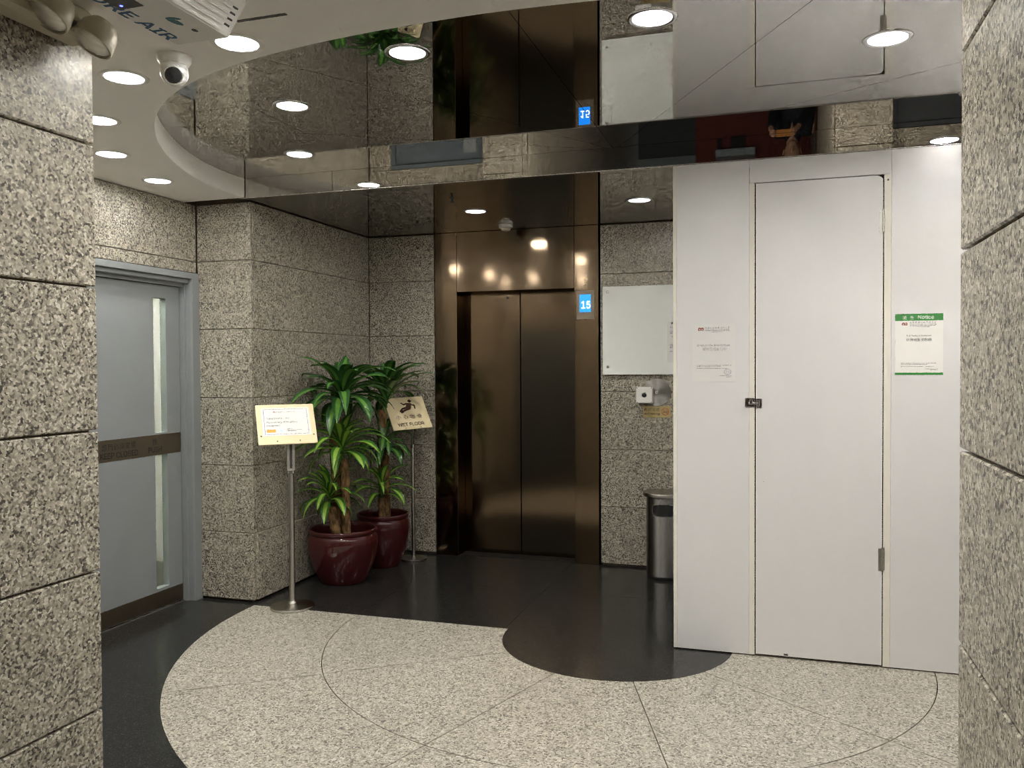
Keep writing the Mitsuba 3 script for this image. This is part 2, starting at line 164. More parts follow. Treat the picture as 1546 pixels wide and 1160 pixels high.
    '門': [[[87, 127, 146, 127, 146, -3, 144, -8, 139, -11, 129, -13, 109, -13, 105, -1, 131, -1, 134, 1, 134, 68, 87, 68], [98, 79, 134, 78, 134, 94, 98, 94], [98, 104, 134, 103, 134, 117, 98, 117]], [[15, 127, 72, 127, 72, 68, 27, 68, 27, -13, 15, -13], [27, 79, 61, 78, 61, 94, 27, 94], [27, 104, 61, 103, 61, 117, 27, 117]]],
    '必': [[[118, 75, 126, 80, 130, 80, 151, 42, 155, 32, 154, 28, 146, 24, 143, 25, 137, 43]], [[5, 5, 31, 19, 49, 32, 49, 96, 62, 96, 62, 44, 64, 44, 98, 79, 116, 105, 126, 125, 138, 121, 130, 104, 107, 71, 76, 38, 62, 27, 62, 4, 68, 0, 107, 0, 111, 2, 114, 9, 115, 30, 127, 26, 124, 0, 118, -9, 109, -12, 65, -12, 57, -10, 50, -2, 48, 16, 14, -4]], [[50, 125, 56, 134, 59, 134, 98, 104, 89, 95, 75, 108]], [[5, 33, 15, 52, 23, 86, 34, 84, 35, 81, 31, 64, 20, 33, 17, 28]]],
    '須': [[[115, 7, 125, 14, 152, -2, 156, -7, 146, -13, 129, 0]], [[63, 117, 63, 127, 153, 127, 153, 117, 114, 117, 109, 103, 110, 102, 147, 102, 147, 18, 70, 18, 70, 102, 97, 102, 100, 116], [81, 29, 83, 27, 135, 27, 135, 43, 81, 43], [81, 53, 135, 52, 135, 68, 81, 68], [81, 78, 135, 77, 135, 93, 82, 93]], [[57, -13, 51, -4, 64, 0, 80, 8, 87, 14, 90, 14, 98, 8, 88, 0, 60, -13]], [[6, -1, 6, 1, 16, 5, 37, 21, 53, 42, 64, 38, 54, 22, 29, -1, 16, -9]], [[9, 53, 37, 73, 49, 87, 60, 83, 56, 76, 41, 61, 19, 45, 16, 45]], [[7, 100, 8, 103, 34, 119, 46, 132, 57, 128, 49, 117, 20, 95, 15, 93]]],
    '常': [[[14, 110, 39, 110, 37, 116, 27, 128, 35, 133, 39, 133, 51, 116, 51, 114, 45, 112, 45, 110, 75, 110, 75, 135, 87, 135, 87, 110, 115, 110, 115, 112, 109, 115, 123, 134, 134, 130, 134, 128, 120, 110, 147, 110, 147, 76, 136, 76, 135, 99, 25, 99, 25, 76, 14, 76]], [[24, -6, 24, 41, 76, 41, 76, 54, 39, 54, 39, 88, 123, 88, 123, 54, 88, 54, 88, 42, 138, 41, 138, 4, 134, -4, 129, -6, 106, -7, 102, 2, 102, 4, 125, 5, 125, 30, 88, 30, 88, -13, 76, -13, 76, 30, 37, 30, 36, -6], [51, 79, 50, 63, 111, 63, 111, 79]]],
    '關': [[[82, 33, 80, 42, 88, 45, 96, 53, 83, 52, 80, 59, 80, 61, 83, 61, 91, 69, 96, 78, 87, 79, 87, 128, 147, 128, 146, -7, 139, -12, 121, -13, 117, -3, 117, -1, 133, -1, 135, 0, 135, 79, 102, 79, 105, 76, 104, 73, 94, 63, 94, 61, 105, 61, 111, 70, 118, 66, 115, 60, 97, 44, 109, 44, 107, 50, 114, 52, 122, 34, 116, 32, 113, 37, 87, 35, 87, 33, 94, 32, 94, 15, 109, 15, 109, 30, 118, 30, 118, 3, 110, 2, 109, 7, 94, 7, 94, -11, 85, -11, 85, 33], [98, 89, 135, 88, 135, 99, 98, 99], [98, 108, 135, 107, 135, 119, 98, 119]], [[14, -13, 14, 128, 73, 128, 73, 79, 59, 79, 61, 75, 50, 62, 51, 61, 61, 62, 67, 70, 74, 66, 74, 64, 52, 44, 66, 44, 64, 51, 68, 53, 71, 52, 78, 38, 78, 35, 74, 33, 73, 5, 66, -5, 56, -11, 51, -12, 46, -6, 59, 1, 62, 6, 42, 7, 42, 30, 50, 30, 50, 15, 65, 15, 66, 17, 66, 33, 71, 33, 71, 36, 70, 38, 67, 38, 38, 34, 36, 42, 47, 48, 52, 54, 39, 53, 37, 62, 46, 68, 52, 79, 25, 79, 25, -13], [25, 89, 61, 88, 61, 99, 25, 99], [26, 119, 25, 109, 26, 107, 61, 107, 61, 119]]],
    '推': [[[5, 48, 6, 50, 27, 56, 27, 92, 6, 92, 6, 103, 27, 103, 27, 135, 39, 135, 39, 103, 57, 103, 57, 92, 39, 92, 40, 60, 54, 64, 47, 73, 56, 82, 66, 98, 80, 134, 91, 131, 88, 119, 83, 110, 83, 106, 113, 106, 113, 110, 103, 130, 113, 134, 125, 111, 119, 106, 149, 106, 149, 95, 119, 95, 119, 74, 147, 74, 147, 63, 119, 63, 119, 42, 147, 42, 147, 31, 119, 31, 119, 9, 153, 9, 153, -2, 81, -2, 80, -13, 69, -13, 68, 79, 56, 64, 57, 53, 39, 48, 38, -6, 29, -12, 13, -13, 9, -1, 27, 0, 27, 42, 8, 38], [80, 11, 82, 9, 107, 9, 108, 31, 80, 31], [80, 43, 108, 42, 108, 63, 80, 63], [80, 75, 108, 74, 108, 95, 80, 95]]],
    '嚴': [[[88, 39, 100, 58, 107, 83, 117, 81, 114, 67, 151, 67, 151, 57, 145, 57, 139, 35, 130, 16, 142, 3, 154, -3, 153, -7, 148, -13, 146, -13, 135, -6, 122, 7, 111, -4, 96, -13, 89, -4, 108, 7, 114, 13, 115, 19, 104, 41, 97, 33], [110, 57, 112, 44, 120, 28, 124, 27, 130, 40, 134, 57]], [[5, -7, 14, 14, 17, 30, 18, 96, 151, 96, 151, 86, 30, 86, 29, 38, 25, 12, 15, -13]], [[88, 128, 140, 128, 140, 102, 88, 102], [98, 111, 100, 109, 129, 109, 129, 121, 98, 121]], [[31, -4, 30, 5, 39, 5, 41, 7, 41, 52, 33, 53, 33, 61, 66, 61, 71, 70, 41, 71, 41, 79, 80, 80, 86, 77, 78, 62, 94, 61, 94, 53, 85, 53, 85, 10, 94, 10, 94, 1, 85, 0, 85, -13, 75, -13, 75, -1], [51, 7, 75, 8, 75, 19, 51, 19], [52, 36, 51, 26, 75, 26, 75, 36], [52, 53, 51, 43, 75, 43, 75, 53]], [[23, 128, 72, 128, 72, 102, 23, 102], [34, 121, 34, 109, 61, 109, 61, 121]]],
    '禁': [[[73, 78, 87, 88, 103, 107, 102, 109, 80, 109, 80, 119, 108, 119, 108, 135, 120, 135, 120, 119, 148, 119, 148, 109, 124, 108, 133, 95, 153, 79, 146, 70, 142, 72, 121, 95, 120, 68, 108, 68, 107, 97, 99, 86, 81, 70]], [[10, 29, 10, 39, 150, 39, 150, 29, 87, 29, 86, -7, 82, -11, 73, -13, 54, -13, 50, -2, 74, -2, 75, 29]], [[106, 17, 116, 23, 142, 3, 148, -5, 137, -10, 124, 4]], [[29, 62, 134, 62, 134, 52, 29, 52]], [[6, 77, 26, 95, 34, 107, 34, 109, 12, 109, 12, 119, 39, 119, 39, 135, 50, 135, 50, 119, 72, 119, 72, 109, 50, 109, 75, 89, 69, 82, 67, 82, 50, 96, 50, 68, 39, 68, 39, 96, 29, 83, 14, 69]], [[9, -4, 25, 7, 39, 23, 50, 20, 50, 17, 35, 1, 19, -11]]],
    '吸': [[[42, -7, 54, 8, 64, 28, 70, 49, 74, 74, 76, 114, 58, 114, 58, 125, 132, 125, 121, 81, 142, 81, 148, 77, 139, 48, 122, 17, 138, 5, 154, -2, 154, -4, 147, -12, 144, -12, 129, -4, 113, 8, 99, -4, 82, -13, 75, -4, 90, 4, 105, 18, 94, 33, 83, 54, 75, 25, 64, 2, 52, -13], [87, 77, 97, 50, 110, 30, 115, 28, 129, 53, 134, 69, 133, 70, 105, 70, 113, 94, 117, 114, 88, 114, 86, 90]], [[12, 120, 53, 120, 53, 30, 23, 30, 23, 14, 12, 15], [23, 42, 42, 41, 42, 109, 23, 109]]],
    '物': [[[58, 72, 58, 75, 67, 85, 76, 103, 85, 135, 96, 133, 90, 108, 152, 108, 146, 19, 142, 1, 136, -8, 130, -11, 109, -11, 106, 1, 125, 0, 131, 7, 137, 43, 140, 97, 132, 96, 125, 64, 106, 20, 95, 4, 81, -10, 71, -4, 71, -2, 85, 10, 100, 32, 112, 59, 122, 97, 109, 97, 102, 74, 93, 54, 81, 35, 70, 23, 60, 31, 69, 38, 83, 58, 95, 84, 98, 97, 85, 97, 77, 80, 67, 66]], [[5, 72, 11, 91, 16, 126, 26, 124, 23, 102, 36, 102, 36, 135, 47, 135, 47, 102, 63, 102, 63, 90, 47, 90, 47, 58, 65, 63, 67, 55, 67, 52, 47, 46, 47, -13, 36, -13, 36, 42, 9, 34, 6, 42, 6, 46, 8, 47, 36, 54, 36, 90, 20, 89, 14, 67]]],
    '業': [[[6, -1, 37, 10, 54, 19, 61, 25, 10, 26, 10, 36, 74, 37, 74, 48, 25, 48, 25, 57, 74, 57, 74, 68, 17, 69, 17, 79, 52, 80, 45, 96, 11, 96, 11, 106, 36, 106, 24, 130, 35, 133, 47, 112, 47, 109, 43, 108, 43, 106, 59, 106, 59, 135, 70, 135, 70, 108, 72, 106, 89, 106, 89, 135, 101, 135, 102, 106, 117, 106, 115, 110, 126, 133, 139, 130, 126, 106, 150, 106, 150, 96, 117, 96, 109, 80, 144, 79, 144, 69, 86, 68, 86, 57, 136, 57, 136, 48, 86, 48, 86, 37, 150, 36, 150, 26, 98, 25, 102, 21, 120, 11, 154, 0, 146, -11, 128, -5, 108, 5, 87, 21, 86, -13, 74, -13, 73, 20, 48, 3, 23, -8, 13, -10], [58, 95, 64, 79, 95, 79, 103, 95]]],
    '設': [[[14, 44, 62, 44, 62, -1, 66, -1, 78, 3, 97, 15, 78, 40, 74, 48, 74, 51, 77, 51, 77, 53, 67, 53, 67, 64, 140, 64, 145, 61, 142, 51, 134, 35, 118, 14, 135, 4, 154, -1, 154, -3, 146, -13, 129, -7, 107, 6, 91, -4, 69, -13, 67, -13, 61, -3, 25, -3, 25, -11, 14, -11], [85, 51, 94, 35, 107, 22, 120, 35, 129, 52, 86, 53], [25, 8, 51, 7, 51, 34, 25, 34]], [[14, 86, 61, 87, 62, 78, 65, 78, 76, 88, 81, 98, 82, 129, 131, 129, 132, 86, 150, 87, 151, 76, 126, 76, 122, 79, 120, 85, 119, 118, 93, 118, 93, 100, 90, 90, 82, 77, 71, 68, 62, 77, 14, 77]], [[8, 98, 8, 108, 68, 108, 68, 98]], [[14, 65, 62, 65, 62, 56, 14, 56]], [[25, 130, 32, 135, 35, 135, 47, 115, 37, 110]]],
    '施': [[[69, 48, 70, 52, 82, 57, 83, 83, 93, 83, 93, 63, 109, 70, 109, 95, 119, 95, 119, 75, 136, 82, 138, 85, 146, 83, 146, 33, 144, 27, 137, 23, 126, 23, 124, 30, 124, 32, 134, 32, 136, 36, 136, 69, 134, 70, 119, 63, 119, 14, 109, 14, 109, 57, 93, 51, 93, 3, 98, -2, 139, -2, 143, 3, 144, 16, 146, 16, 154, 13, 153, 0, 150, -7, 143, -12, 92, -12, 86, -9, 82, 1, 82, 45, 73, 41]], [[66, 83, 81, 107, 89, 135, 101, 133, 96, 112, 153, 112, 153, 101, 90, 101, 76, 76, 72, 77]], [[6, -6, 6, -3, 14, 10, 19, 27, 24, 68, 24, 98, 7, 98, 7, 109, 39, 109, 31, 132, 41, 135, 50, 114, 50, 112, 45, 111, 45, 109, 71, 109, 71, 98, 36, 98, 35, 85, 35, 75, 65, 75, 65, 42, 62, 0, 60, -6, 55, -11, 32, -12, 30, -1, 46, -2, 50, 1, 53, 23, 54, 64, 36, 64, 34, 62, 31, 29, 24, 4, 15, -13]]],
    '管': [[[16, 90, 75, 90, 71, 100, 81, 102, 79, 106, 88, 117, 94, 135, 106, 133, 103, 122, 150, 122, 150, 113, 123, 113, 130, 99, 122, 95, 120, 95, 110, 113, 98, 113, 89, 99, 82, 102, 87, 90, 146, 90, 146, 63, 134, 63, 133, 81, 28, 81, 28, 63, 16, 63]], [[34, 70, 127, 70, 127, 38, 47, 38, 46, 28, 135, 27, 135, -13, 124, -13, 122, -7, 47, -7, 46, -13, 34, -13], [46, 3, 123, 2, 123, 18, 46, 18], [47, 61, 46, 47, 115, 47, 115, 61]], [[7, 99, 19, 115, 27, 136, 38, 134, 35, 122, 77, 122, 77, 113, 54, 113, 60, 98, 51, 95, 41, 113, 30, 113, 18, 94]]],
    '理': [[[51, 3, 100, 4, 100, 26, 63, 26, 63, 37, 100, 38, 99, 56, 65, 56, 65, 127, 147, 128, 147, 56, 112, 56, 112, 38, 149, 37, 149, 26, 112, 26, 112, 4, 155, 3, 155, -8, 51, -8], [111, 67, 136, 66, 136, 87, 111, 87], [111, 98, 136, 97, 136, 117, 111, 117], [76, 67, 101, 66, 101, 87, 76, 87], [76, 98, 101, 97, 101, 117, 76, 117]], [[6, 12, 7, 17, 27, 23, 27, 66, 9, 66, 9, 77, 27, 77, 27, 113, 7, 113, 7, 124, 57, 124, 57, 113, 39, 113, 39, 77, 55, 77, 55, 66, 39, 66, 39, 28, 56, 32, 58, 20, 12, 4, 8, 4]]],
    '有': [[[13, 40, 7, 49, 17, 56, 33, 73, 50, 102, 49, 103, 10, 103, 10, 114, 56, 114, 62, 135, 75, 132, 69, 114, 150, 114, 150, 103, 63, 103, 55, 87, 55, 84, 132, 84, 132, 2, 130, -7, 125, -11, 97, -12, 93, -2, 118, -1, 120, 2, 120, 19, 54, 19, 53, -12, 41, -13, 41, 63, 16, 40], [53, 30, 119, 29, 120, 31, 120, 46, 53, 46], [54, 73, 53, 56, 120, 56, 120, 73]]],
    '限': [[[65, -4, 71, 7, 71, 128, 141, 128, 141, 57, 110, 57, 109, 55, 113, 42, 118, 34, 142, 51, 151, 44, 124, 24, 136, 9, 154, -2, 146, -12, 130, -2, 112, 20, 103, 39, 98, 57, 84, 57, 83, 4, 111, 11, 111, 0, 71, -13], [83, 69, 130, 68, 130, 88, 83, 88], [83, 99, 130, 98, 130, 117, 83, 117]], [[15, 128, 57, 128, 63, 124, 47, 83, 59, 63, 61, 40, 58, 31, 54, 27, 47, 25, 36, 25, 33, 36, 43, 35, 48, 37, 50, 41, 50, 55, 48, 63, 36, 81, 48, 117, 25, 117, 25, -13, 15, -13]]],
    '公': [[[119, 87, 95, 127, 107, 131, 111, 121, 126, 99, 134, 89, 154, 71, 145, 60, 135, 68]], [[21, 9, 30, 16, 45, 35, 63, 63, 73, 84, 77, 85, 86, 81, 87, 78, 71, 51, 44, 13, 117, 17, 98, 43, 109, 49, 134, 17, 147, -6, 135, -11, 124, 6, 57, 2, 26, -2]], [[8, 68, 33, 94, 42, 108, 51, 129, 53, 130, 63, 127, 63, 121, 55, 105, 33, 73, 20, 60]]],
    '司': [[[14, 124, 142, 125, 142, -2, 139, -8, 125, -12, 105, -12, 101, -1, 101, 1, 128, 1, 130, 3, 130, 113, 14, 113]], [[15, 96, 112, 96, 112, 86, 16, 85]], [[25, 68, 100, 68, 100, 16, 37, 16, 37, 4, 26, 4], [38, 57, 37, 27, 89, 27, 89, 57]]],
}


def cjk(text, height, depth, gap=0.08):
    s, out, x = height / 150.0, [], 0.0
    for ch in text:
        for rings in GLYPHS[ch]:
            pts = [np.array(r, float).reshape(-1, 2) for r in rings]
            g = Polygon(pts[0], pts[1:]).buffer(0)
            g = affinity.affine_transform(g, [s, 0, 0, s, x, 0.014 * s * 150])
            for q in getattr(g, 'geoms', [g]):
                out.append(trimesh.creation.extrude_polygon(q, depth, engine='earcut'))
        x += 160 * s * (1 + gap)
    return cat(*out)


def latin(text, height, depth, bold=False):
    return meshkit.text_mesh(text, height, depth, bold)


def put(mesh, F, x, y, align='l', lift=0.0003, squeeze=None):
    """Puts lettering on the plane of the frame F, its left end, middle or right end at x, its base line at y."""
    m = mesh.copy()
    lo, hi = m.bounds
    if squeeze:
        m.apply_scale([squeeze / (hi[0] - lo[0]), 1, 1])
        lo, hi = m.bounds
    dx = {'l': x - lo[0], 'c': x - (lo[0] + hi[0]) / 2, 'r': x - hi[0]}[align]
    m.apply_translation([dx, y, lift])
    m.apply_transform(F)
    return m


def print_rows(F, rows, h, lift=0.0003, seed=0):
    """Rows of print too small to read: word-long strokes. rows: (x0, x1, y)."""
    r, out = random.Random(seed), []
    for x0, x1, y in rows:
        x = x0
        while x < x1 - h:
            w = min(r.uniform(1.5, 5.5) * h, x1 - x)
            out.append(sbox(x, y, x + w, y + h * r.uniform(0.75, 1.0)))
            x += w + h * 0.7
    m = prism(union_all(out), lift, lift + 0.0003)
    m.apply_transform(F)
    return m


# ---------------------------------------------------------------- materials


def rgb(*c):
    return {'type': 'rgb', 'value': list(map(float, c))}


def mat(key, d):
    scene[key] = {'type': 'twosided', 'bsdf': d} if d['type'] not in ('dielectric', 'thindielectric', 'twosided', 'conductor', 'bumpmap') else d
    return key


def paint(key, c, rough=0.5, spec=0.5, **more):
    return mat(key, {'type': 'principled', 'base_color': rgb(*c), 'roughness': rough, 'specular': spec, **more})


def plane_uv(p, n):
    up = dr.abs(n.z) > 0.6
    return dr.select(up, p.x, p.x + p.y), dr.select(up, p.y, p.z)


def crystals(cell, palette, edges, drift=0.35):
    """Granite: crystals of a few colours, clustered a little. palette: colours; edges: where one gives way to the next in [0, 1]."""
    def fn(p, n, uv):
        a, b = plane_uv(p, n)
        u, v = a / cell, b / cell
        wu = u + 0.9 * mikit.noise(u * 1.3, v * 1.3, 3.1)
        wv = v + 0.9 * mikit.noise(u * 1.3, v * 1.3, 9.7)
        _, _, r = mikit.voronoi(wu, wv)
        t = r + drift * (mikit.noise(u * 0.28, v * 0.28, 5.5) - 0.5)
        c = mi.Color3f(palette[0])
        for k, e in enumerate(edges):
            c = dr.select(t > e, mi.Color3f(palette[k + 1]), c)
        fine = mikit.noise(u * 2.7, v * 2.7, 1.7)
        tone = 0.93 + 0.14 * mikit.noise(a * 1.9, b * 1.9, 2.2)
        return c * (0.72 + 0.56 * fine) * tone
    return mikit.proc(fn)


WALL_PAL = [(0.052, 0.047, 0.041), (0.135, 0.121, 0.099), (0.245, 0.222, 0.178), (0.335, 0.306, 0.249), (0.49, 0.457, 0.388)]
mat('granite', {'type': 'principled', 'base_color': crystals(0.0068, WALL_PAL, [0.10, 0.27, 0.54, 0.84]), 'roughness': 0.34, 'specular': 0.24})
FLOOR_PAL = [(0.10, 0.092, 0.08), (0.195, 0.18, 0.152), (0.28, 0.258, 0.217), (0.345, 0.32, 0.273), (0.46, 0.432, 0.378)]
mat('cream_granite', {'type': 'principled', 'base_color': crystals(0.007, FLOOR_PAL, [0.07, 0.27, 0.52, 0.84], 0.2), 'roughness': 0.34, 'specular': 0.4})
DARK_PAL = [(0.006, 0.006, 0.006), (0.013, 0.0127, 0.0123), (0.020, 0.0195, 0.019), (0.042, 0.041, 0.039)]
mat('dark_granite', {'type': 'principled', 'base_color': crystals(0.004, DARK_PAL, [0.3, 0.7, 0.95], 0.2), 'roughness': 0.17, 'specular': 0.33})
paint('mortar', (0.13, 0.108, 0.08), 0.9, 0.2)
paint('grout', (0.03, 0.028, 0.025), 0.9, 0.2)
paint('plaster', (0.84, 0.825, 0.79), 0.6, 0.3)
mat('tinted_mirror', {'type': 'conductor', 'material': 'none', 'specular_reflectance': rgb(0.54, 0.53, 0.515)})
mat('fascia_mirror', {'type': 'conductor', 'material': 'none', 'specular_reflectance': rgb(0.62, 0.60, 0.57)})
mat('bronze', {'type': 'roughconductor', 'material': 'none', 'distribution': 'ggx', 'alpha_u': 0.008, 'alpha_v': 0.015, 'specular_reflectance': rgb(0.185, 0.138, 0.094)})
mat('bronze_dark', {'type': 'roughconductor', 'material': 'none', 'alpha': 0.3, 'specular_reflectance': rgb(0.21, 0.175, 0.135)})
mat('steel', {'type': 'roughconductor', 'material': 'none', 'alpha': 0.2, 'specular_reflectance': rgb(0.56, 0.54, 0.50)})
mat('steel_brushed', {'type': 'roughconductor', 'material': 'none', 'distribution': 'ggx', 'alpha_u': 0.07, 'alpha_v': 0.32, 'specular_reflectance': rgb(0.36, 0.35, 0.33)})
mat('chrome', {'type': 'roughconductor', 'material': 'none', 'alpha': 0.06, 'specular_reflectance': rgb(0.72, 0.72, 0.73)})
mat('brass', {'type': 'roughconductor', 'material': 'none', 'alpha': 0.2, 'specular_reflectance': rgb(0.80, 0.62, 0.36)})
paint('white_board', (0.655, 0.648, 0.655), 0.32, 0.45)
paint('cream_edge', (0.69, 0.66, 0.60), 0.5, 0.4)
paint('black_gap', (0.012, 0.011, 0.01), 0.9, 0.1)
paint('grey_paint', (0.20, 0.215, 0.222), 0.38, 0.45)
paint('white_plastic', (0.72, 0.71, 0.67), 0.3, 0.5)
paint('aged_plastic', (0.46, 0.42, 0.32), 0.45, 0.4)
paint('black_plastic', (0.015, 0.015, 0.016), 0.25, 0.5)
paint('dark_grey', (0.05, 0.05, 0.05), 0.5, 0.4)
paint('paper', (0.74, 0.73, 0.705), 0.55, 0.3)
paint('pouch', (0.68, 0.675, 0.665), 0.16, 0.5)
paint('ink', (0.03, 0.03, 0.03), 0.6, 0.2)
paint('grey_ink', (0.22, 0.22, 0.23), 0.6, 0.2)
paint('purple_ink', (0.25, 0.2, 0.28), 0.6, 0.2)
paint('maroon_ink', (0.24, 0.06, 0.045), 0.5, 0.3)
paint('red_ink', (0.42, 0.05, 0.03), 0.5, 0.3)
paint('green_ink', (0.05, 0.22, 0.06), 0.4, 0.4)
paint('orange_ink', (0.80, 0.36, 0.07), 0.5, 0.3)
paint('pale_blue_ink', (0.55, 0.68, 0.76), 0.5, 0.3)
paint('blue_ink', (0.03, 0.09, 0.19), 0.5, 0.3)
paint('brown_print', (0.05, 0.022, 0.012), 0.6, 0.2)
paint('cream_board', (0.74, 0.62, 0.40), 0.4, 0.4)
paint('brass_board', (0.86, 0.73, 0.47), 0.35, 0.5)
paint('teal_ink', (0.07, 0.17, 0.20), 0.5, 0.3)
paint('gilt', (0.86, 0.74, 0.50), 0.35, 0.6)
paint('gold_plate', (0.42, 0.33, 0.15), 0.35, 0.5)
paint('board_glass', (0.80, 0.82, 0.79), 0.05, 0.55)
mat('vision_glass', {'type': 'thindielectric', 'int_ior': 1.5})
mat('lamp_glass', {'type': 'roughconductor', 'material': 'none', 'alpha': 0.22, 'specular_reflectance': rgb(0.80, 0.79, 0.75)})
paint('lamp_lens', (0.8, 0.8, 0.8), 0.5)
paint('maroon_glaze', (0.044, 0.0064, 0.007), 0.09, 0.5, clearcoat=0.4, clearcoat_gloss=0.92)
paint('soil', (0.02, 0.015, 0.011), 0.95, 0.1)


def bark(p, n, uv):
    k = mikit.fbm(p.x * 60, p.y * 60, p.z * 25)
    return mikit.mix((0.085, 0.05, 0.022), (0.24, 0.145, 0.065), mikit.smoothstep(0.3, 0.7, k))


mat('bark', {'type': 'principled', 'base_color': mikit.proc(bark), 'roughness': 0.8, 'specular': 0.2})


def leaf_colour(light, dark, width):
    def fn(p, n, uv):
        d = dr.abs(uv.x - 0.5) * 2 + 0.18 * (mikit.noise(uv.x * 22, uv.y * 2.0, 0.0) - 0.5)
        return mikit.mix(light, dark, mikit.smoothstep(width * 0.45, width, d))
    return mikit.proc(fn)


mat('leaf_striped', {'type': 'principled', 'base_color': leaf_colour((0.25, 0.40, 0.06), (0.035, 0.12, 0.018), 0.62), 'roughness': 0.33, 'specular': 0.5})
mat('leaf_deep', {'type': 'principled', 'base_color': leaf_colour((0.085, 0.20, 0.034), (0.02, 0.07, 0.018), 0.5), 'roughness': 0.30, 'specular': 0.5})

# ---------------------------------------------------------------- the setting
CX, CY = -0.865, 4.635           # centre of the round floor and of the ceiling recess
HC, HM = 2.605, 2.725            # white ceiling, mirror ceiling of the recess
YF, YB = 4.58, 6.34              # fascia, lift wall
XL, XP, XR = -3.665, -3.25, 1.95  # door wall, pier side, right wall
CLX, CRX, CYE = -2.045, 0.395, 2.14  # inner faces of the two entrance piers, their lobby ends
COURSES = [0.014, 0.452, 0.892, 1.335, 1.785, 2.230, 2.603]
J = 0.003


def panels(holder, face, at, lo, hi, cuts=(), courses=COURSES, skip=(), gap=J, thick=0.022, out=0.0, bevel=0.0025):
    """Granite slabs on a wall: face '+x', '-x', '+y' or '-y' says where they look, at is the plane of their faces."""
    marks = [lo, *cuts, hi]
    s = 1 if face[0] == '+' else -1
    for i in range(len(courses) - 1):
        for k in range(len(marks) - 1):
            a, b, z0, z1 = marks[k] + gap / 2, marks[k + 1] - gap / 2, courses[i] + gap / 2, courses[i + 1] - gap / 2
            if (i, k) in skip:
                continue
            p = at + s * (out if i == 0 else 0.0)
            back = at - s * thick
            m = bx(back, p, a, b, z0, z1, bevel) if face[1] == 'x' else bx(a, b, back, p, z0, z1, bevel)
            add(holder + '__granite_panel', m, 'granite')


# floor: slabs cut by the joints of the pattern
struct('floor', bx(-5.3, 2.4, -4.2, 6.75, -0.12, -0.02), 'grout', 'polished dark and cream granite floor with a rounded cream pattern')
R0, R1, R2, JW = 0.635, 1.607, 2.355, 0.0022
disc = Point(CX, CY).buffer(R2, quad_segs=96).intersection(sbox(-9, -9, 9, 4.642))
lobe = Point(CX, CY).buffer(R0, quad_segs=64)
cream = disc.difference(lobe)
rays = []
for a in (-90, -54, -18, 18, 54, 90):
    d = np.array([math.sin(math.radians(a)), -math.cos(math.radians(a))])
    rays.append(LineString([(CX + d[0] * 0.3, CY + d[1] * 0.3), (CX + d[0] * 3, CY + d[1] * 3)]))
cuts = [r.buffer(JW) for r in rays[1:-1]] + [Point(CX, CY).buffer(R1, quad_segs=96).exterior.buffer(JW)]
room = sbox(-5.3, -4.2, 2.4, 6.75)
pieces = cream.buffer(-0.0012).difference(union_all(cuts))
for g in sorted(getattr(pieces, 'geoms', [pieces]), key=lambda g: (round(g.centroid.y, 2), g.centroid.x)):
    if g.area > 0.002:
        add('floor__cream_slab', prism(g.simplify(0.0006), -0.02, 0.0), 'cream_granite')
grid = [LineString([(x, 4.642), (x, 7)]) for x in (-2.485, -1.52, -0.555, 0.41, 1.375)]
grid += [LineString([(-4, y), (2.4, y)]) for y in (5.50,)] + [LineString([(-2.485, 4.642), (-9, 4.642)]), LineString([(0.755, 4.642), (9, 4.642)])]
grid += [LineString([(-9, y), (9, y)]) for y in (2.14, 1.2, 0.26, -0.68, -1.62, -2.56)] + [LineString([(x, 2.14), (x, -9)]) for x in (-2.045, -1.235, -0.425, 0.395)]
dark = room.difference(cream).buffer(-0.0004).difference(union_all([g.buffer(0.0012) for g in grid]))
for g in sorted(dark.geoms, key=lambda g: (round(g.centroid.y, 2), g.centroid.x)):
    if g.area > 0.002:
        add('floor__dark_slab', prism(g.simplify(0.0006), -0.02, 0.0), 'dark_granite')

# door wall (left) with its doorway
struct('wall_left', cat(bx(-3.93, XL - 0.022, 1.50, 3.58, -0.1, 2.95), bx(-3.93, XL - 0.022, 3.58, 4.70, 2.15, 2.95), bx(-3.93, XL - 0.022, 4.70, 6.6, -0.1, 2.95)), 'mortar',
       'left wall clad in speckled beige granite around the grey door')
panels('wall_left', '+x', XL, 2.0, 3.58)
panels('wall_left', '+x', XL, 3.58, YF + 0.107, courses=[2.156, 2.230, 2.603], cuts=())
# the pier that carries the end of the mirror band
struct('wall_pier', bx(XL - 0.022, XP - 0.022, 4.69 + 0.022, 6.6, -0.1, 2.95), 'mortar', 'granite pier between the grey door and the plants')
panels('wall_pier', '-y', 4.69, XL + 0.004, XP, out=0.006)
panels('wall_pier', '+x', XP, 4.69 + 0.0225, YB - 0.001, out=0.014)
# lift wall
struct('wall_back', cat(bx(-3.4, -2.672, YB + 0.022, 6.75, -0.1, 2.95), bx(-1.288, 2.4, YB + 0.022, 6.75, -0.1, 2.95), bx(-2.672, -1.288, YB + 0.022, 6.75, 2.64, 2.95)), 'mortar',
       'back wall clad in speckled beige granite beside the lift')
panels('wall_back', '-y', YB, XP + 0.001, -2.664)
panels('wall_back', '-y', YB, -1.296, XR, cuts=(-0.4, 0.5))
struct('wall_shaft', bx(-2.9, -1.1, 6.76, 6.9, -0.1, 2.95), 'mortar')
# right wall, hidden behind the hoarding and the right pier
struct('wall_right', bx(XR + 0.022, 2.4, 1.3, 6.75, -0.1, 2.95), 'mortar', 'right wall of the lobby clad in granite')
panels('wall_right', '-x', XR, 2.0, YB, cuts=(3.1, 4.6))
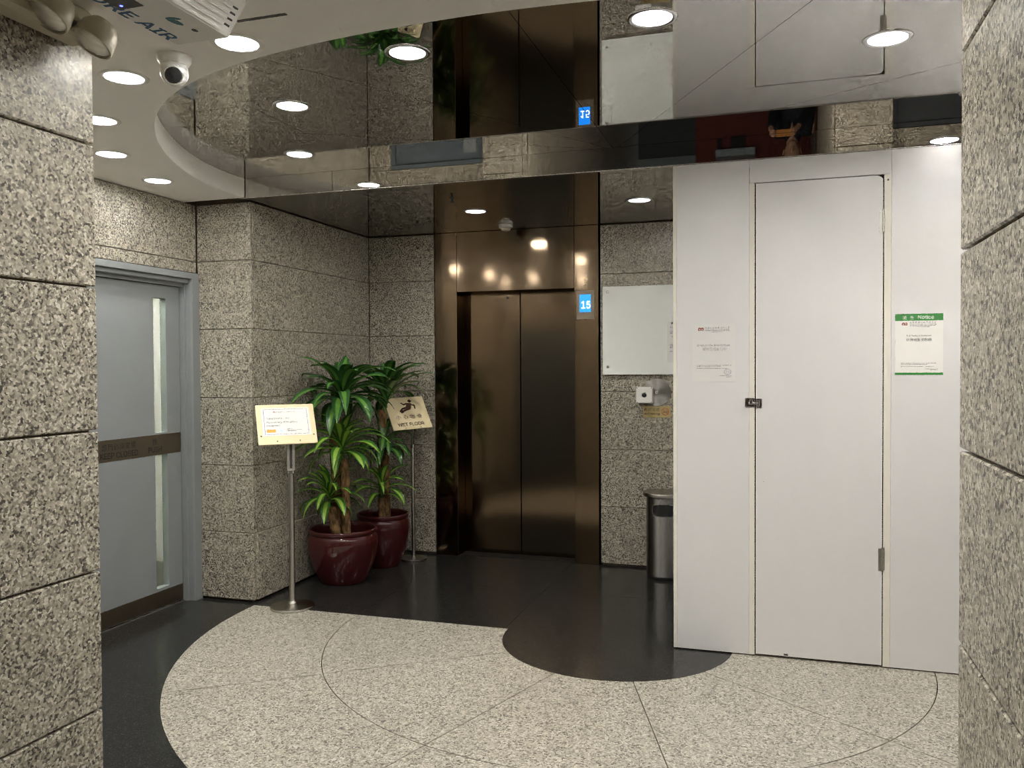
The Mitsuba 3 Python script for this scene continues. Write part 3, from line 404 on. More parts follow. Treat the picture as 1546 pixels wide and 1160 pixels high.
# the two piers of the entrance, with the walls of the passage
for name, x0, x1, face, edge in (('wall_entrance_left', -2.485, CLX, '+x', CLX), ('wall_entrance_right', CRX, 0.835, '-x', CRX)):
    struct(name, bx(x0 + 0.022, x1 - 0.022, -3.8, CYE - 0.022, -0.1, 2.95), 'mortar',
           'speckled granite pier at the left edge of the view' if 'left' in name else 'speckled granite pier at the right edge of the view')
    panels(name, face, edge, -3.8, CYE, cuts=(-2.6, -1.4, -0.2, 0.97), gap=0.007, bevel=0.004)
    panels(name, '+y', CYE, x0 + 0.0225 * (face == '-x') * 0 + (0.0 if face == '+x' else 0.0225), x1 - (0.0225 if face == '+x' else 0.0), gap=0.007, bevel=0.004)
# what closes the two bays beside the piers: granite above a blue-grey dado on the left, a dark door on the right
struct('wall_bay_left', bx(-3.93, -2.463, 1.50, 1.958, -0.1, 2.95), 'mortar')
paint('red_wall', (0.26, 0.075, 0.065), 0.7, 0.3)
paint('street_dark', (0.03, 0.035, 0.04), 0.3, 0.5)
paint('street_grey', (0.20, 0.21, 0.19), 0.6, 0.3)
paint('blue_grey', (0.085, 0.105, 0.12), 0.3, 0.5)
panels('wall_bay_left', '+y', 1.98, XL + 0.0005, -2.487, courses=[2.085, 2.230, 2.603])
panels('wall_bay_left', '+y', 1.98, XL + 0.0005, -3.44, courses=[0.014, 0.452, 0.892, 1.335, 1.785, 2.083])
struct('door_2', cat(bx(-3.438, -3.395, 1.959, 1.99, 0.0, 2.083, 0.002), bx(-2.530, -2.489, 1.959, 1.99, 0.0, 2.083, 0.002), bx(-3.394, -2.531, 1.959, 1.99, 2.045, 2.083, 0.002)), 'blue_grey', 'blue grey door behind the left pier, seen only in the mirror band')
add('door_2__leaf', bx(-3.392, -2.533, 1.959, 1.975, 0.01, 2.042, 0.002), 'blue_grey')
add('door_2__leaf__plate', bx(-2.72, -2.60, 1.9755, 1.979, 1.86, 1.98, 0.001), 'grey_paint')
struct('wall_bay_right', bx(0.813, 2.4, 1.50, 1.958, -0.1, 2.95), 'mortar')
panels('wall_bay_right', '+y', 1.98, 0.837, XR - 0.0005, courses=[2.085, 2.230, 2.603])
struct('door_3', cat(bx(0.837, 0.880, 1.959, 1.99, 0.0, 2.083, 0.002), bx(1.905, 1.949, 1.959, 1.99, 0.0, 2.083, 0.002), bx(0.881, 1.904, 1.959, 1.99, 2.045, 2.083, 0.002)), 'street_dark', 'dark door behind the right pier, seen only in the mirror band')
add('door_3__leaf', bx(0.883, 1.902, 1.959, 1.975, 0.01, 2.042, 0.002), 'street_dark')

# where the downlights sit: in the white ceiling, over the entrance, in the mirror of the recess, in the low mirror ceiling
SOFFIT = [(-1.707, 2.404, 'lit downlight beside the white air purifier, just past its corner'), (-2.302, 2.553, 'lit downlight left of the dome camera'),
          (-2.800, 2.955, 'upper of the two lit downlights cut by the left granite pier'), (-3.187, 3.440, 'lit downlight by the left granite pier, just below the topmost half hidden one'),
          (-3.388, 4.007, 'lit downlight nearest the top of the wall above the grey door')]
PASSAGE = [(-3.30, 2.48), (-1.165, 2.08), (-0.565, 2.08), (-0.825, 0.6)]
MIRROR = [(-2.557, 4.161, 'lit downlight at the left end of the mirror recess, just over the mirror band'), (-2.117, 3.387, 'lit downlight in the dark mirror, second from the left end of the recess'),
          (-1.345, 2.957, 'lit downlight in the dark mirror left of the reflected lift doors'), (-0.414, 2.929, 'lit downlight in the dark mirror above the reflected white glass board'),
          (0.382, 3.383, 'lit downlight in the dark mirror over the reflected hoarding door'), (0.845, 4.155, 'downlight close to the mirror band by the right granite pier')]
LOW = [(-2.005, 5.521), (-0.863, 5.501), (0.28, 5.51)]


def can_holes(spots):
    return union_all([Point(x, y).buffer(0.0682, quad_segs=10) for x, y in spots])


HOLES_WHITE = can_holes([(x, y) for x, y, _ in SOFFIT] + [(2 * CX - x, y) for x, y, _ in SOFFIT] + PASSAGE)
HOLES_MIRROR = can_holes([(x, y) for x, y, _ in MIRROR])

# white ceiling with the rounded recess
edge = [(-3.203, YF + 0.03), (-3.222, 4.395), (-3.163, 4.076), (-3.035, 3.757), (-2.868, 3.441), (-2.701, 3.190), (-2.556, 3.010), (-2.472, 2.925), (-2.365, 2.837), (-2.231, 2.747), (-2.105, 2.676), (-1.946, 2.611),
        (-1.777, 2.560), (-1.573, 2.514), (-1.400, 2.482), (-1.248, 2.462), (-1.056, 2.445), (-0.865, 2.440)]
from scipy.interpolate import splprep, splev
half = np.array(edge)
tck, _ = splprep(half.T, s=0.0006, k=3)
half = np.array(splev(np.linspace(0, 1, 90), tck)).T
half[-1] = (CX, half[-1][1])
curve = np.vstack([half, np.column_stack([2 * CX - half[::-1, 0], half[::-1, 1]])[1:]])
recess = Polygon(curve).buffer(0)
soffit = sbox(-3.93, -3.8, 2.4, YF).difference(recess).difference(HOLES_WHITE)
struct('ceiling', prism(soffit, HC, HM + 0.015), 'plaster', 'white ceiling with a rounded recess lined with dark mirror', smooth=25)
slot = bx(-1.60, -1.426, 2.247, 2.261, HC - 0.0015, HC + 0.01)
add('ceiling__slot', slot, 'dark_grey')
struct('ceiling_slab', bx(-5.3, 2.4, -3.8, 6.75, 2.80, 2.95), 'dark_grey')
# mirror panels of the recess, cut by seams that run out from its centre
field = recess.buffer(0.012).intersection(sbox(-9, -9, 9, YF - 0.001)).difference(HOLES_MIRROR)
seams = []
for a in (-60, -30, 0, 30, 60):
    d = np.array([math.sin(math.radians(a)), -math.cos(math.radians(a))])
    seams.append(LineString([(CX, CY), (CX + 4 * d[0], CY + 4 * d[1])]).buffer(0.0012))
for g in sorted(field.difference(union_all(seams)).geoms, key=lambda g: g.centroid.x):
    add('ceiling__mirror_panel', prism(g.simplify(0.0008), HM, HM + 0.006), 'tinted_mirror')
add('ceiling__backing', prism(field, HM + 0.0065, HM + 0.012), 'black_gap')
# mirror band across the lobby, with a bright metal edge, and the mirror ceiling before the lift
xs = [-3.205, -2.588, -1.379, -0.170, 1.039, 1.94]
struct('wall_fascia', bx(-3.3, XR + 0.02, YF + 0.006, YF + 0.10, 2.625, 2.95), 'black_gap', 'narrow mirror band across the ceiling above the white hoarding')
for a, b in zip(xs, xs[1:]):
    add('wall_fascia__mirror_panel', bx(a + 0.0008, b - 0.0008, YF, YF + 0.005, 2.6045, HM - 0.001), 'fascia_mirror')
struct('trim_1', bx(-3.245, XR, YF - 0.002, YF + 0.010, 2.599, 2.604, 0.001), 'steel', 'thin bright metal edge under the mirror band')
struct('ceiling_lift', bx(-3.3, XR + 0.02, YF + 0.10, YB + 0.3, 2.645, 2.75), 'black_gap', 'dark mirror ceiling before the lift')
for a, b in ((-3.249, -2.468), (-2.4665, -0.53), (-0.528, XR)):
    add('ceiling_lift__mirror_panel', prism(sbox(a, YF + 0.0105, b, YB - 0.001).difference(can_holes(LOW)), 2.609, 2.614), 'tinted_mirror')

# street behind the camera, as the mirror band shows it
struct('ground', bx(-9, 9, -12, -4.21, -0.12, -0.02), 'grout')
struct('wall_street', bx(-5.0, 3.0, -7.2, -7.0, -0.02, 4.0), 'street_grey')
struct('wall_passage', cat(bx(-1.075, CRX - 0.002, -2.75, -2.60, -0.019, HC - 0.002)), 'red_wall', 'red wall at the far end of the entrance passage, seen only in the mirror band')
add('wall_passage__niche', bx(-0.61, -0.42, -2.599, -2.58, 0.84, 1.05, 0.004), 'street_dark')
add('wall_passage__niche', bx(-0.79, -0.73, -2.599, -2.58, 0.86, 1.04, 0.004), 'street_dark')
add('wall_passage__shelf', bx(-0.80, -0.29, -2.599, -2.35, 1.06, 1.16, 0.01), 'pale_blue_ink')

# stairwell behind the grey door
struct('wall_stairwell', cat(bx(-5.3, -5.2, 2.6, 5.6, -0.02, 2.6), bx(-5.2, -3.935, 2.6, 2.7, -0.02, 2.6), bx(-5.2, -3.935, 5.5, 5.6, -0.02, 2.6), bx(-5.3, -3.935, 2.6, 5.6, 2.6, 2.7)), 'plaster')
tube = thing('stair_light', 'greenish tube light in the stairwell behind the grey door', 'lamp')
add(tube + '__body', bx(-4.55, -4.45, 3.6, 4.9, 2.56, 2.598), 'white_plastic')
scene[tube + '__tube'] = mikit.ply(bx(-4.53, -4.47, 3.62, 4.88, 2.53, 2.558), 'lamp_lens', emitter={'type': 'area', 'radiance': rgb(*STAIR_LAMP)})

# the grey door: frame, leaf with two slits of glass, plate, kick plate
D = 'door_1'
XD = -3.735
jamb = Polygon([(-3.648, 4.6895), (-3.648, 4.622), (-3.665, 4.618), (-3.700, 4.618), (-3.700, 4.606), (-3.80, 4.606), (-3.80, 4.6895)])
jamb_l = Polygon([(-3.648, 3.585), (-3.648, 3.650), (-3.665, 3.654), (-3.700, 3.654), (-3.700, 3.666), (-3.80, 3.666), (-3.80, 3.585)])
head = bx(-3.80, -3.648, 3.650, 4.623, 2.112, 2.152, 0.002)
lip = bx(-3.80, -3.672, 3.650, 4.618, 2.085, 2.1115, 0.002)
struct(D, cat(prism(jamb, 0.0, 2.152), prism(jamb_l, 0.0, 2.152), head, lip, bx(-3.80, -3.71, 3.660, 4.610, 2.062, 2.086)), 'grey_paint', 'grey painted metal fire door with two narrow glass slits in a grey frame')
lz0, lz1, ly0, ly1, s0, s1 = 0.012, 2.058, 3.672, 4.598, 4.357, 4.472
leaf = manifold3d.Manifold.cube([0.046, ly1 - ly0, lz1 - lz0]).translate([XD - 0.046, ly0, lz0])
for z0, z1 in ((0.135, 0.982), (1.122, 1.976)):
    leaf = leaf - manifold3d.Manifold.cube([0.2, s1 - s0, z1 - z0]).translate([XD - 0.1, s0, z0])
add(D + '__leaf', leaf, 'grey_paint')
for z0, z1 in ((0.135, 0.982), (1.122, 1.976)):
    g = add(D + '__glass_pane', trimesh.Trimesh([[XD - 0.03, s0, z0], [XD - 0.03, s1, z0], [XD - 0.03, s1, z1], [XD - 0.03, s0, z1]], [[0, 1, 2], [0, 2, 3]]), 'vision_glass')
    lab(g, 'narrow pane of glass with the bright stairwell behind')
pl = add(D + '__push_plate', bx(XD, XD + 0.002, ly0 + 0.004, ly1 - 0.002, 0.984, 1.112, 0.0005), 'bronze_dark')
lab(pl, 'dark metal plate with engraved words across the door')
PF = frame([XD + 0.002, 0, 0], [0, 1, 0], [0, 0, 1])
add(pl + '__lettering', cat(put(cjk('煙門必須常關', 0.040, 0.0002), PF, 4.187, 1.052, 'r'), put(latin('KEEP CLOSED', 0.033, 0.0002, True), PF, 4.208, 1.002, 'r'),
                            put(cjk('推', 0.044, 0.0002), PF, 4.355, 1.052, 'c'), put(latin('PUSH', 0.033, 0.0002, True), PF, 4.356, 1.004, 'c')), 'black_plastic')
k = add(D + '__kick_plate', bx(XD, XD + 0.003, ly0, ly1, 0.014, 0.117, 0.0006), 'bronze_dark')
lab(k, 'dark metal kick plate along the foot of the door')
add(D + '__threshold', bx(-3.80, XD + 0.01, 3.668, 4.604, -0.001, 0.006, 0.001), 'steel')

# ---------------------------------------------------------------- downlights
RING = [(0.0675, 0.006), (0.0685, -0.002), (0.072, -0.0045), (0.080, -0.005), (0.086, -0.003), (0.088, 0.0), (0.088, 0.004)]
LENS = [(0.0, -0.0085), (0.030, -0.0075), (0.052, -0.0050), (0.0670, -0.001), (0.0670, 0.003)]      # a frosted lens that bulges a little below the ring


def downlight(x, y, z, label, ring, scale=1.0):
    k = thing('downlight', label, 'ceiling light', 'round downlights of the lobby')
    add(k + '__ring', lathe(np.array(RING) * [scale, 1], (x, y, z), 40), ring, 40)
    lens = lathe(np.array(LENS) * [scale, 1], (x, y, z), 40)
    scene[k + '__lens'] = mikit.ply(lens, 'lamp_lens', smooth=60, emitter={'type': 'area', 'radiance': rgb(*LAMP)})
    return k


for x, y, s in SOFFIT:
    downlight(x, y, HC, s, 'white_plastic')
for x, y, s in SOFFIT:
    downlight(2 * CX - x, y, HC, 'downlight in the white ceiling right of the recess, outside the view', 'white_plastic')
for x, y in PASSAGE:
    downlight(x, y, HC, 'downlight in the white ceiling by the entrance, hidden from view', 'white_plastic')
for x, y, s in MIRROR:
    downlight(x, y, HM, s, 'chrome')
downlight(*LOW[0], 2.609, 'lit downlight in the low mirror ceiling left of the smoke detector', 'chrome')
downlight(*LOW[1], 2.609, 'lit downlight in the low mirror ceiling above the white glass board', 'chrome')
downlight(*LOW[2], 2.609, 'downlight in the low mirror ceiling behind the hoarding', 'chrome')

# ---------------------------------------------------------------- lift


def with_uv(m):
    """Faceted vertices with (across, up) as uv, so that the brushing runs across."""
    v = m.vertices[m.faces].reshape(-1, 3)
    f = np.arange(len(v)).reshape(-1, 3)
    return (v, f), np.column_stack([v[:, 0] + v[:, 1], v[:, 2]])


def metal(key, m, bsdf):
    vf, uv = with_uv(m)
    return add(key, vf, bsdf, uv=uv)


L = thing('lift_entrance', 'brown bronze metal lift entrance with two closed sliding doors', 'lift')
YD, ZH, ZC = 6.500, 2.130, 2.607
X0, X1, X2, X3 = -2.654, -2.466, -1.497, -1.308
metal(L + '__jamb', bx(X0, X1, YB - 0.006, 6.66, 0.001, ZC, 0.0015), 'bronze')
metal(L + '__jamb', bx(X2, X3, YB - 0.006, 6.66, 0.001, ZC, 0.0015), 'bronze')
metal(L + '__header', bx(X1 + 0.002, X2 - 0.002, YB - 0.006, YD - 0.004, ZH, ZC, 0.0015), 'bronze')
for a, b in ((X1 + 0.001, -1.9845), (-1.9795, X2 - 0.001)):
    d = metal(L + '__door', bx(a, b, YD, YD + 0.045, 0.006, 2.30, 0.002), 'bronze')
    if a < -2.2:
        lab(d, 'left sliding door with a small round keyhole near its top')
        metal_hole = add(d + '__keyhole', lathe([(0, 0), (0.008, 0), (0.009, -0.001), (0.009, 0.002)], (-2.09, YD - 0.0012, 2.085), 20, (0, -1, 0)), 'black_plastic')
add(L + '__shadow_gap', bx(X0 - 0.0175, X3 + 0.0195, 6.61, 6.63, 0.0, ZC), 'black_gap')
add(L + '__sill', bx(X1, X2, YB + 0.02, YD + 0.06, -0.001, 0.003, 0.001), 'black_gap')
LF = frame([0, YB - 0.006, 0], [1, 0, 0], [0, 0, 1])
n2 = add(L + '__floor_number', put(latin('2', 0.050, 0.003), LF, -1.409, 2.155, 'c'), 'gilt')
lab(n2, 'raised shiny number 2')
ip = metal(L + '__indicator_plate', bx(-1.480, -1.338, YB - 0.009, YB - 0.0055, 1.888, 2.112, 0.001), 'bronze_dark')
scr = fresh(L + '__indicator_screen')
scene[scr] = mikit.ply(bx(-1.455, -1.366, YB - 0.0105, YB - 0.008, 1.944, 2.078), 'black_plastic', emitter={'type': 'area', 'radiance': rgb(0.005, 0.30, 1.15)})
lab(scr, 'bright blue screen that shows 15')
SF = frame([0, YB - 0.0106, 0], [1, 0, 0], [0, 0, 1])
dg = fresh(scr + '__digits')
scene[dg] = mikit.ply(put(latin('15', 0.054, 0.0004, True), SF, -1.405, 1.972, 'c', squeeze=0.072), 'paper', emitter={'type': 'area', 'radiance': rgb(1.2, 1.25, 1.3)})

# ---------------------------------------------------------------- hoarding round the other lift
H = thing('hoarding', 'tall white board hoarding with a closed flush door', 'partition')
YH = 4.575
dx0, dx1, dz = -0.1115, 0.4985, 2.4735


def board(x0, x1, z0, z1, y=YH):
    return bx(x0, x1, y, y + 0.018, z0, z1, 0.001)


lab(add(H + '__panel', board(-0.518, -0.145, 0.006, 2.597), 'white_board'), 'left white board with a notice in a clear pouch')
lab(add(H + '__panel', board(0.537, 1.20, 0.006, 2.597), 'white_board'), 'right white board with the green headed notice')
add(H + '__panel', board(1.202, XR - 0.001, 0.006, 2.597), 'white_board')
lab(add(H + '__panel', board(-0.144, 0.536, dz + 0.004, 2.597), 'white_board'), 'white board above the door')
for x0, x1, z1 in ((-0.538, -0.5185, 2.597), (-0.1445, dx0 - 0.0055, dz + 0.0035), (dx1 + 0.005, 0.5365, dz + 0.0035)):
    add(H + '__edge_strip', board(x0, x1, 0.006, z1, YH - 0.0005), 'cream_edge')
dz0 = 0.013
leaf_out = Polygon([(dx0, dz0), (dx1, dz0), (dx1, dz - 0.021), (dx1 - 0.006, dz - 0.010), (dx1 - 0.024, dz - 0.001), (dx1 - 0.028, dz), (dx0, dz)])
hd = add(H + '__door', flat(leaf_out, 0.018, frame([0, YH + 0.018, 0], [1, 0, 0], [0, 0, 1])), 'white_board')
lab(hd, 'flush white door with a chipped upper right corner')
add(H + '__door_backing', bx(dx0 - 0.02, dx1 + 0.02, YH + 0.0185, YH + 0.03, 0.006, dz + 0.02), 'black_gap')
add(H + '__panel', bx(-0.538, -0.520, YH + 0.0185, YB - 0.004, 0.006, 2.597, 0.001), 'white_board')
for z0, z1 in ((2.190, 2.302), (0.495, 0.610)):
    add(hd + '__hinge', cat(rod([dx1 + 0.0015, YH - 0.004, z0], [dx1 + 0.0015, YH - 0.004, z1], 0.0055, 12), bx(dx1 - 0.017, dx1, YH - 0.002, YH - 0.0002, z0 - 0.004, z1 - 0.006), bx(dx1 + 0.003, dx1 + 0.012, YH - 0.0025, YH - 0.0006, z0, z1)), 'steel')
lk = add(H + '__latch', cat(bx(-0.166, dx0 - 0.006, YH - 0.007, YH - 0.0008, 1.309, 1.358, 0.002), bx(dx0 + 0.001, -0.080, YH - 0.006, YH - 0.0002, 1.305, 1.355, 0.002)), 'chrome')
lab(lk, 'small chrome latch across the gap of the door')
add(lk + '__bolt', cat(rod([-0.148, YH - 0.012, 1.332], [-0.098, YH - 0.012, 1.332], 0.0065, 16), bx(-0.142, -0.128, YH - 0.022, YH - 0.005, 1.326, 1.350, 0.002), bx(-0.108, -0.092, YH - 0.016, YH - 0.005, 1.316, 1.346, 0.002)), 'chrome')
add(lk + '__screw', cat(*[rod([x, YH - 0.0085, z], [x, YH - 0.0055, z], 0.0035, 12) for x, z in ((-0.160, 1.315), (-0.160, 1.351), (-0.087, 1.311), (-0.087, 1.349))]), 'dark_grey')
add(H + '__screw', rod([0.521, YH - 0.0018, 2.448], [0.521, YH - 0.0003, 2.448], 0.0045, 12), 'dark_grey')
add(H + '__door__scuff', cat(bx(0.03, 0.05, YH - 0.0007, YH - 0.0001, 0.016, 0.026), bx(-0.074, -0.070, YH - 0.0006, YH - 0.0001, 0.92, 0.924)), 'dark_grey')


def emblem(F, x, y, s):
    """The little double-arched mark of the letter head."""
    a = union_all([Point(-0.27, 0).buffer(0.36).difference(Point(-0.27, -0.05).buffer(0.16)), Point(0.27, 0).buffer(0.36).difference(Point(0.27, -0.05).buffer(0.16)), sbox(-0.55, -0.30, 0.55, -0.18)])
    a = a.intersection(sbox(-1, -0.34, 1, 1))
    m = prism(affinity.affine_transform(a, [s, 0, 0, s, x, y]), 0.0003, 0.0006)
    m.apply_transform(F)
    return m


# notice with the green head
nx0, nx1, nz0, nz1 = 0.555, 0.771, 1.477, 1.779
nt = add('notice', bx(nx0, nx1, YH - 0.0012, YH - 0.0001, nz0, nz1), 'paper')
lab(nt, 'white notice with a green head and foot stripe on the right board of the hoarding', 'notice')
NF = frame([nx0, YH - 0.0012, nz0], [1, 0, 0], [0, 0, 1])
W, HH = nx1 - nx0, nz1 - nz0


def strip(key, F, x0, x1, y0, y1, bsdf):
    m = prism(sbox(x0, y0, x1, y1), 0.0002, 0.0004)
    m.apply_transform(F)
    return add(key, m, bsdf)


lab(strip(nt + '__head_stripe', NF, 0, W, HH - 0.034, HH, 'green_ink'), 'green stripe with white words')
strip(nt + '__foot_stripe', NF, 0, W, 0, 0.011, 'green_ink')
add(nt + '__lettering', cat(put(cjk('通', 0.019, 0.0002), NF, 0.043, HH - 0.027, 'c', 0.0005), put(cjk('告', 0.019, 0.0002), NF, 0.076, HH - 0.027, 'c', 0.0005), put(latin('Notice', 0.0175, 0.0002, True), NF, 0.139, HH - 0.0255, 'c', 0.0005)), 'paper')
add(nt + '__emblem', emblem(NF, 0.043, HH - 0.0495, 0.021), 'maroon_ink')
add(nt + '__print', cat(put(cjk('物業設施管理有限公司', 0.008, 0.0002, 0.6), NF, 0.066, HH - 0.046, 'l', squeeze=0.118), put(latin('Lift Not In Service', 0.0085, 0.0002), NF, W / 2, HH - 0.112, 'c', squeeze=0.108),
                        put(cjk('升降機暫停服務', 0.0155, 0.0002, 0.02), NF, W / 2, HH - 0.135, 'c', squeeze=0.115)), 'ink')
add(nt + '__fine_print', print_rows(NF, [(0.066, 0.186, HH - 0.054), (0.066, 0.186, HH - 0.060), (0.098, 0.160, HH - 0.066), (0.026, 0.190, 0.057), (0.026, 0.145, 0.050), (0.026, 0.128, 0.040), (0.136, 0.180, 0.040), (0.134, 0.192, 0.028), (0.160, 0.192, 0.023)], 0.0026), 'grey_ink')

# renovation notice in a clear pouch
rx0, rx1, rz0, rz1 = -0.439, -0.214, 1.445, 1.750
rn = add('notice', bx(rx0, rx1, YH - 0.0012, YH - 0.0001, rz0, rz1), 'pouch')
lab(rn, 'white notice in a clear pouch on the left board of the hoarding', 'notice')
RF = frame([rx0, YH - 0.0012, rz0], [1, 0, 0], [0, 0, 1])
rim = sbox(0, 0, 0.225, 0.305).difference(sbox(0.003, 0.003, 0.222, 0.302))
m = prism(rim, 0.0001, 0.0012)
m.apply_transform(RF)
add(rn + '__pouch_rim', m, 'pouch')
add(rn + '__emblem', emblem(RF, 0.047, 0.277, 0.024), 'maroon_ink')
add(rn + '__print', cat(put(cjk('物業設施管理有限公司', 0.009, 0.0002, 0.6), RF, 0.069, 0.279, 'l', squeeze=0.125)), 'ink')
add(rn + '__lettering', cat(put(latin('RENOVATION IN PROGRESS', 0.0085, 0.0002, True), RF, 0.112, 0.186, 'c', squeeze=0.170), put(cjk('維修工程進行中', 0.0175, 0.0002, 0.02), RF, 0.117, 0.164, 'c', squeeze=0.122)), 'grey_ink')
add(rn + '__fine_print', print_rows(RF, [(0.069, 0.194, 0.272), (0.069, 0.194, 0.267), (0.102, 0.164, 0.261), (0.026, 0.204, 0.083), (0.026, 0.150, 0.077), (0.026, 0.186, 0.067), (0.144, 0.204, 0.029), (0.176, 0.204, 0.021)], 0.0026, seed=4), 'grey_ink')
st = affinity.scale(Point(0, 0).buffer(1), 0.019, 0.0145).difference(affinity.scale(Point(0, 0).buffer(1), 0.0165, 0.0122)).union(affinity.scale(Point(0, 0).buffer(1), 0.010, 0.006).difference(affinity.scale(Point(0, 0).buffer(1), 0.008, 0.0045)))
m = prism(affinity.translate(st, 0.185, 0.050), 0.0003, 0.0005)
m.apply_transform(RF)
add(rn + '__stamp', m, 'purple_ink')

# ---------------------------------------------------------------- white glass board and what hangs right of the lift
bxl, bxr, bz0, bz1 = -1.272, -0.572, 1.463, 2.130
gb = add('glass_board', bx(bxl, bxr, YB - 0.030, YB - 0.020, bz0, bz1, 0.0012), 'board_glass')
lab(gb, 'blank white glass board on the granite wall right of the lift', 'board')
for x in (bxl + 0.039, bxr - 0.039):
    for z in (bz0 + 0.060, bz1 - 0.040):
        add(gb + '__bolt', lathe([(0, 0.004), (0.008, 0.004), (0.010, 0.0025), (0.010, 0.0), (0.008, 0.0), (0.008, -0.029), (0, -0.029)], (x, YB - 0.0302, z), 20, (0, -1, 0)), 'chrome')
pz0, pz1 = 1.553, 1.856
pp = add('paper_sheet', bx(-0.785, -0.58, YB - 0.0325, YB - 0.0302, pz0, pz1), 'paper')
lab(pp, 'sheet of paper stuck on the white glass board, half hidden by the hoarding', 'paper')
PF2 = frame([-0.785, YB - 0.0325, pz0], [1, 0, 0], [0, 0, 1])
add(pp + '__fine_print', print_rows(PF2, [(0.03, 0.06, 0.288), (0.02, 0.17, 0.258), (0.02, 0.15, 0.225), (0.02, 0.17, 0.214), (0.03, 0.13, 0.190), (0.02, 0.17, 0.130), (0.02, 0.17, 0.120), (0.02, 0.17, 0.108), (0.02, 0.15, 0.080)], 0.006, seed=9), 'grey_ink')
add(pp + '__pin', lathe([(0, 0.002), (0.006, 0.002), (0.007, 0)], (-0.75, YB - 0.0327, pz1 - 0.012), 16, (0, -1, 0)), 'dark_grey')

# round steel plate with circular brushing
seg, rings = 96, 7
vv, uu, ff = [], [], []
for i in range(rings):
    r = 0.006 + (0.103 - 0.006) * i / (rings - 1)
    for k in range(seg + 1):
        a = 2 * math.pi * k / seg
        vv.append((-0.866 + r * math.cos(a), YB - 0.0067, 1.330 + r * math.sin(a)))
        uu.append((k / seg, r))
for i in range(rings - 1):
    for k in range(seg):
        a, b = i * (seg + 1) + k, (i + 1) * (seg + 1) + k
        ff += [(a, b, b + 1), (a, b + 1, a + 1)]
bell = thing('metal_disc', 'round brushed steel disc on the wall behind the small white box', 'metal disc')
add(bell + '__plate', (np.array(vv), np.array(ff)), 'steel_brushed', smooth=True, uv=np.array(uu))
add(bell + '__rim', lathe([(0.1025, 0.0066), (0.1035, 0.005), (0.1035, 0.0), (0.098, 0.0)], (-0.866, YB - 0.0001, 1.330), 64, (0, -1, 0)), 'steel', 40)
add(bell + '__boss', cat(bx(-0.876, -0.856, YB - 0.022, YB - 0.0065, 1.320, 1.340, 0.002)), 'white_plastic')
add(bell + '__boss__screw', lathe([(0, 0.002), (0.003, 0.002), (0.0035, 0)], (-0.866, YB - 0.0219, 1.331), 12, (0, -1, 0)), 'dark_grey')

pb = add('push_button_box', cat(bx(-1.012, -0.890, YB - 0.070, YB - 0.0145, 1.250, 1.372, 0.005), bx(-1.008, -0.975, YB - 0.016, YB - 0.0001, 1.265, 1.357)), 'white_plastic')
lab(pb, 'small square white box with a round black button beside the steel disc', 'push button')
add(pb + '__button', lathe([(0, 0.004), (0.013, 0.004), (0.0165, 0.002), (0.018, 0.0005), (0.0185, -0.001)], (-0.951, YB - 0.0702, 1.311), 28, (0, -1, 0)), 'black_plastic', 40)
for x, z in ((-1.004, 1.364), (-0.898, 1.364), (-1.004, 1.258), (-0.898, 1.258)):
    add(pb + '__screw', rod([x, YB - 0.0712, z], [x, YB - 0.0698, z], 0.0028, 10), 'dark_grey')

ns = add('no_smoking_sign', bx(-0.970, -0.763, YB - 0.003, YB - 0.0001, 1.141, 1.228, 0.0005), 'gold_plate')
lab(ns, 'small gold no smoking sign on the granite wall below the steel disc', 'sign')
QF = frame([-0.970, YB - 0.003, 1.141], [1, 0, 0], [0, 0, 1])
add(ns + '__lettering', cat(put(cjk('嚴禁吸煙', 0.027, 0.0002, 0.05), QF, 0.008, 0.049, 'l', squeeze=0.115), put(latin('No Smoking', 0.016, 0.0002, True), QF, 0.008, 0.021, 'l', squeeze=0.115)), 'brown_print')
ring = Point(0, 0).buffer(0.028).difference(Point(0, 0).buffer(0.0235)).union(LineString([(-0.018, 0.018), (0.018, -0.018)]).buffer(0.0022, cap_style=2))
m = prism(affinity.translate(ring, 0.166, 0.044), 0.0004, 0.0007)
m.apply_transform(QF)
add(ns + '__red_ring', m, 'red_ink')
cig = union_all([sbox(-0.016, -0.005, 0.010, -0.0005), sbox(0.0115, -0.005, 0.0155, -0.0005), LineString([(0.0135, 0.002), (0.0135, 0.007), (0.008, 0.010), (0.008, 0.014)]).buffer(0.0014)])
m = prism(affinity.translate(cig, 0.166, 0.044), 0.0002, 0.0004)
m.apply_transform(QF)
add(ns + '__cigarette', m, 'brown_print')

# ---------------------------------------------------------------- litter bin
BX, BY, BR = -0.787, 6.118, 0.125
bn = thing('litter_bin', 'round stainless steel litter bin with a dark slot below its flat lid', 'litter bin')
ang = np.linspace(0, 2 * math.pi, 97)
toward = math.atan2(-0.97, 0.12)      # the slot looks towards the camera
zs = np.array([0.022, 0.10, 0.30, 0.455, 0.470, 0.500, 0.530, 0.542, 0.588])
body_v, body_uv, body_f = [], [], []
for z in zs:
    for a in ang:
        body_v.append((BX + BR * math.cos(a), BY + BR * math.sin(a), z))
        body_uv.append((a * BR, z))


def in_slot(a, z):
    d = (a - toward + math.pi) % (2 * math.pi) - math.pi
    x, y = abs(d) * BR, abs(z - 0.4985)
    hw, hh, r = 0.086, 0.040, 0.026
    qx, qy = max(x - hw + r, 0), max(y - hh + r, 0)
    return math.hypot(qx, qy) < r and x < hw and y < hh


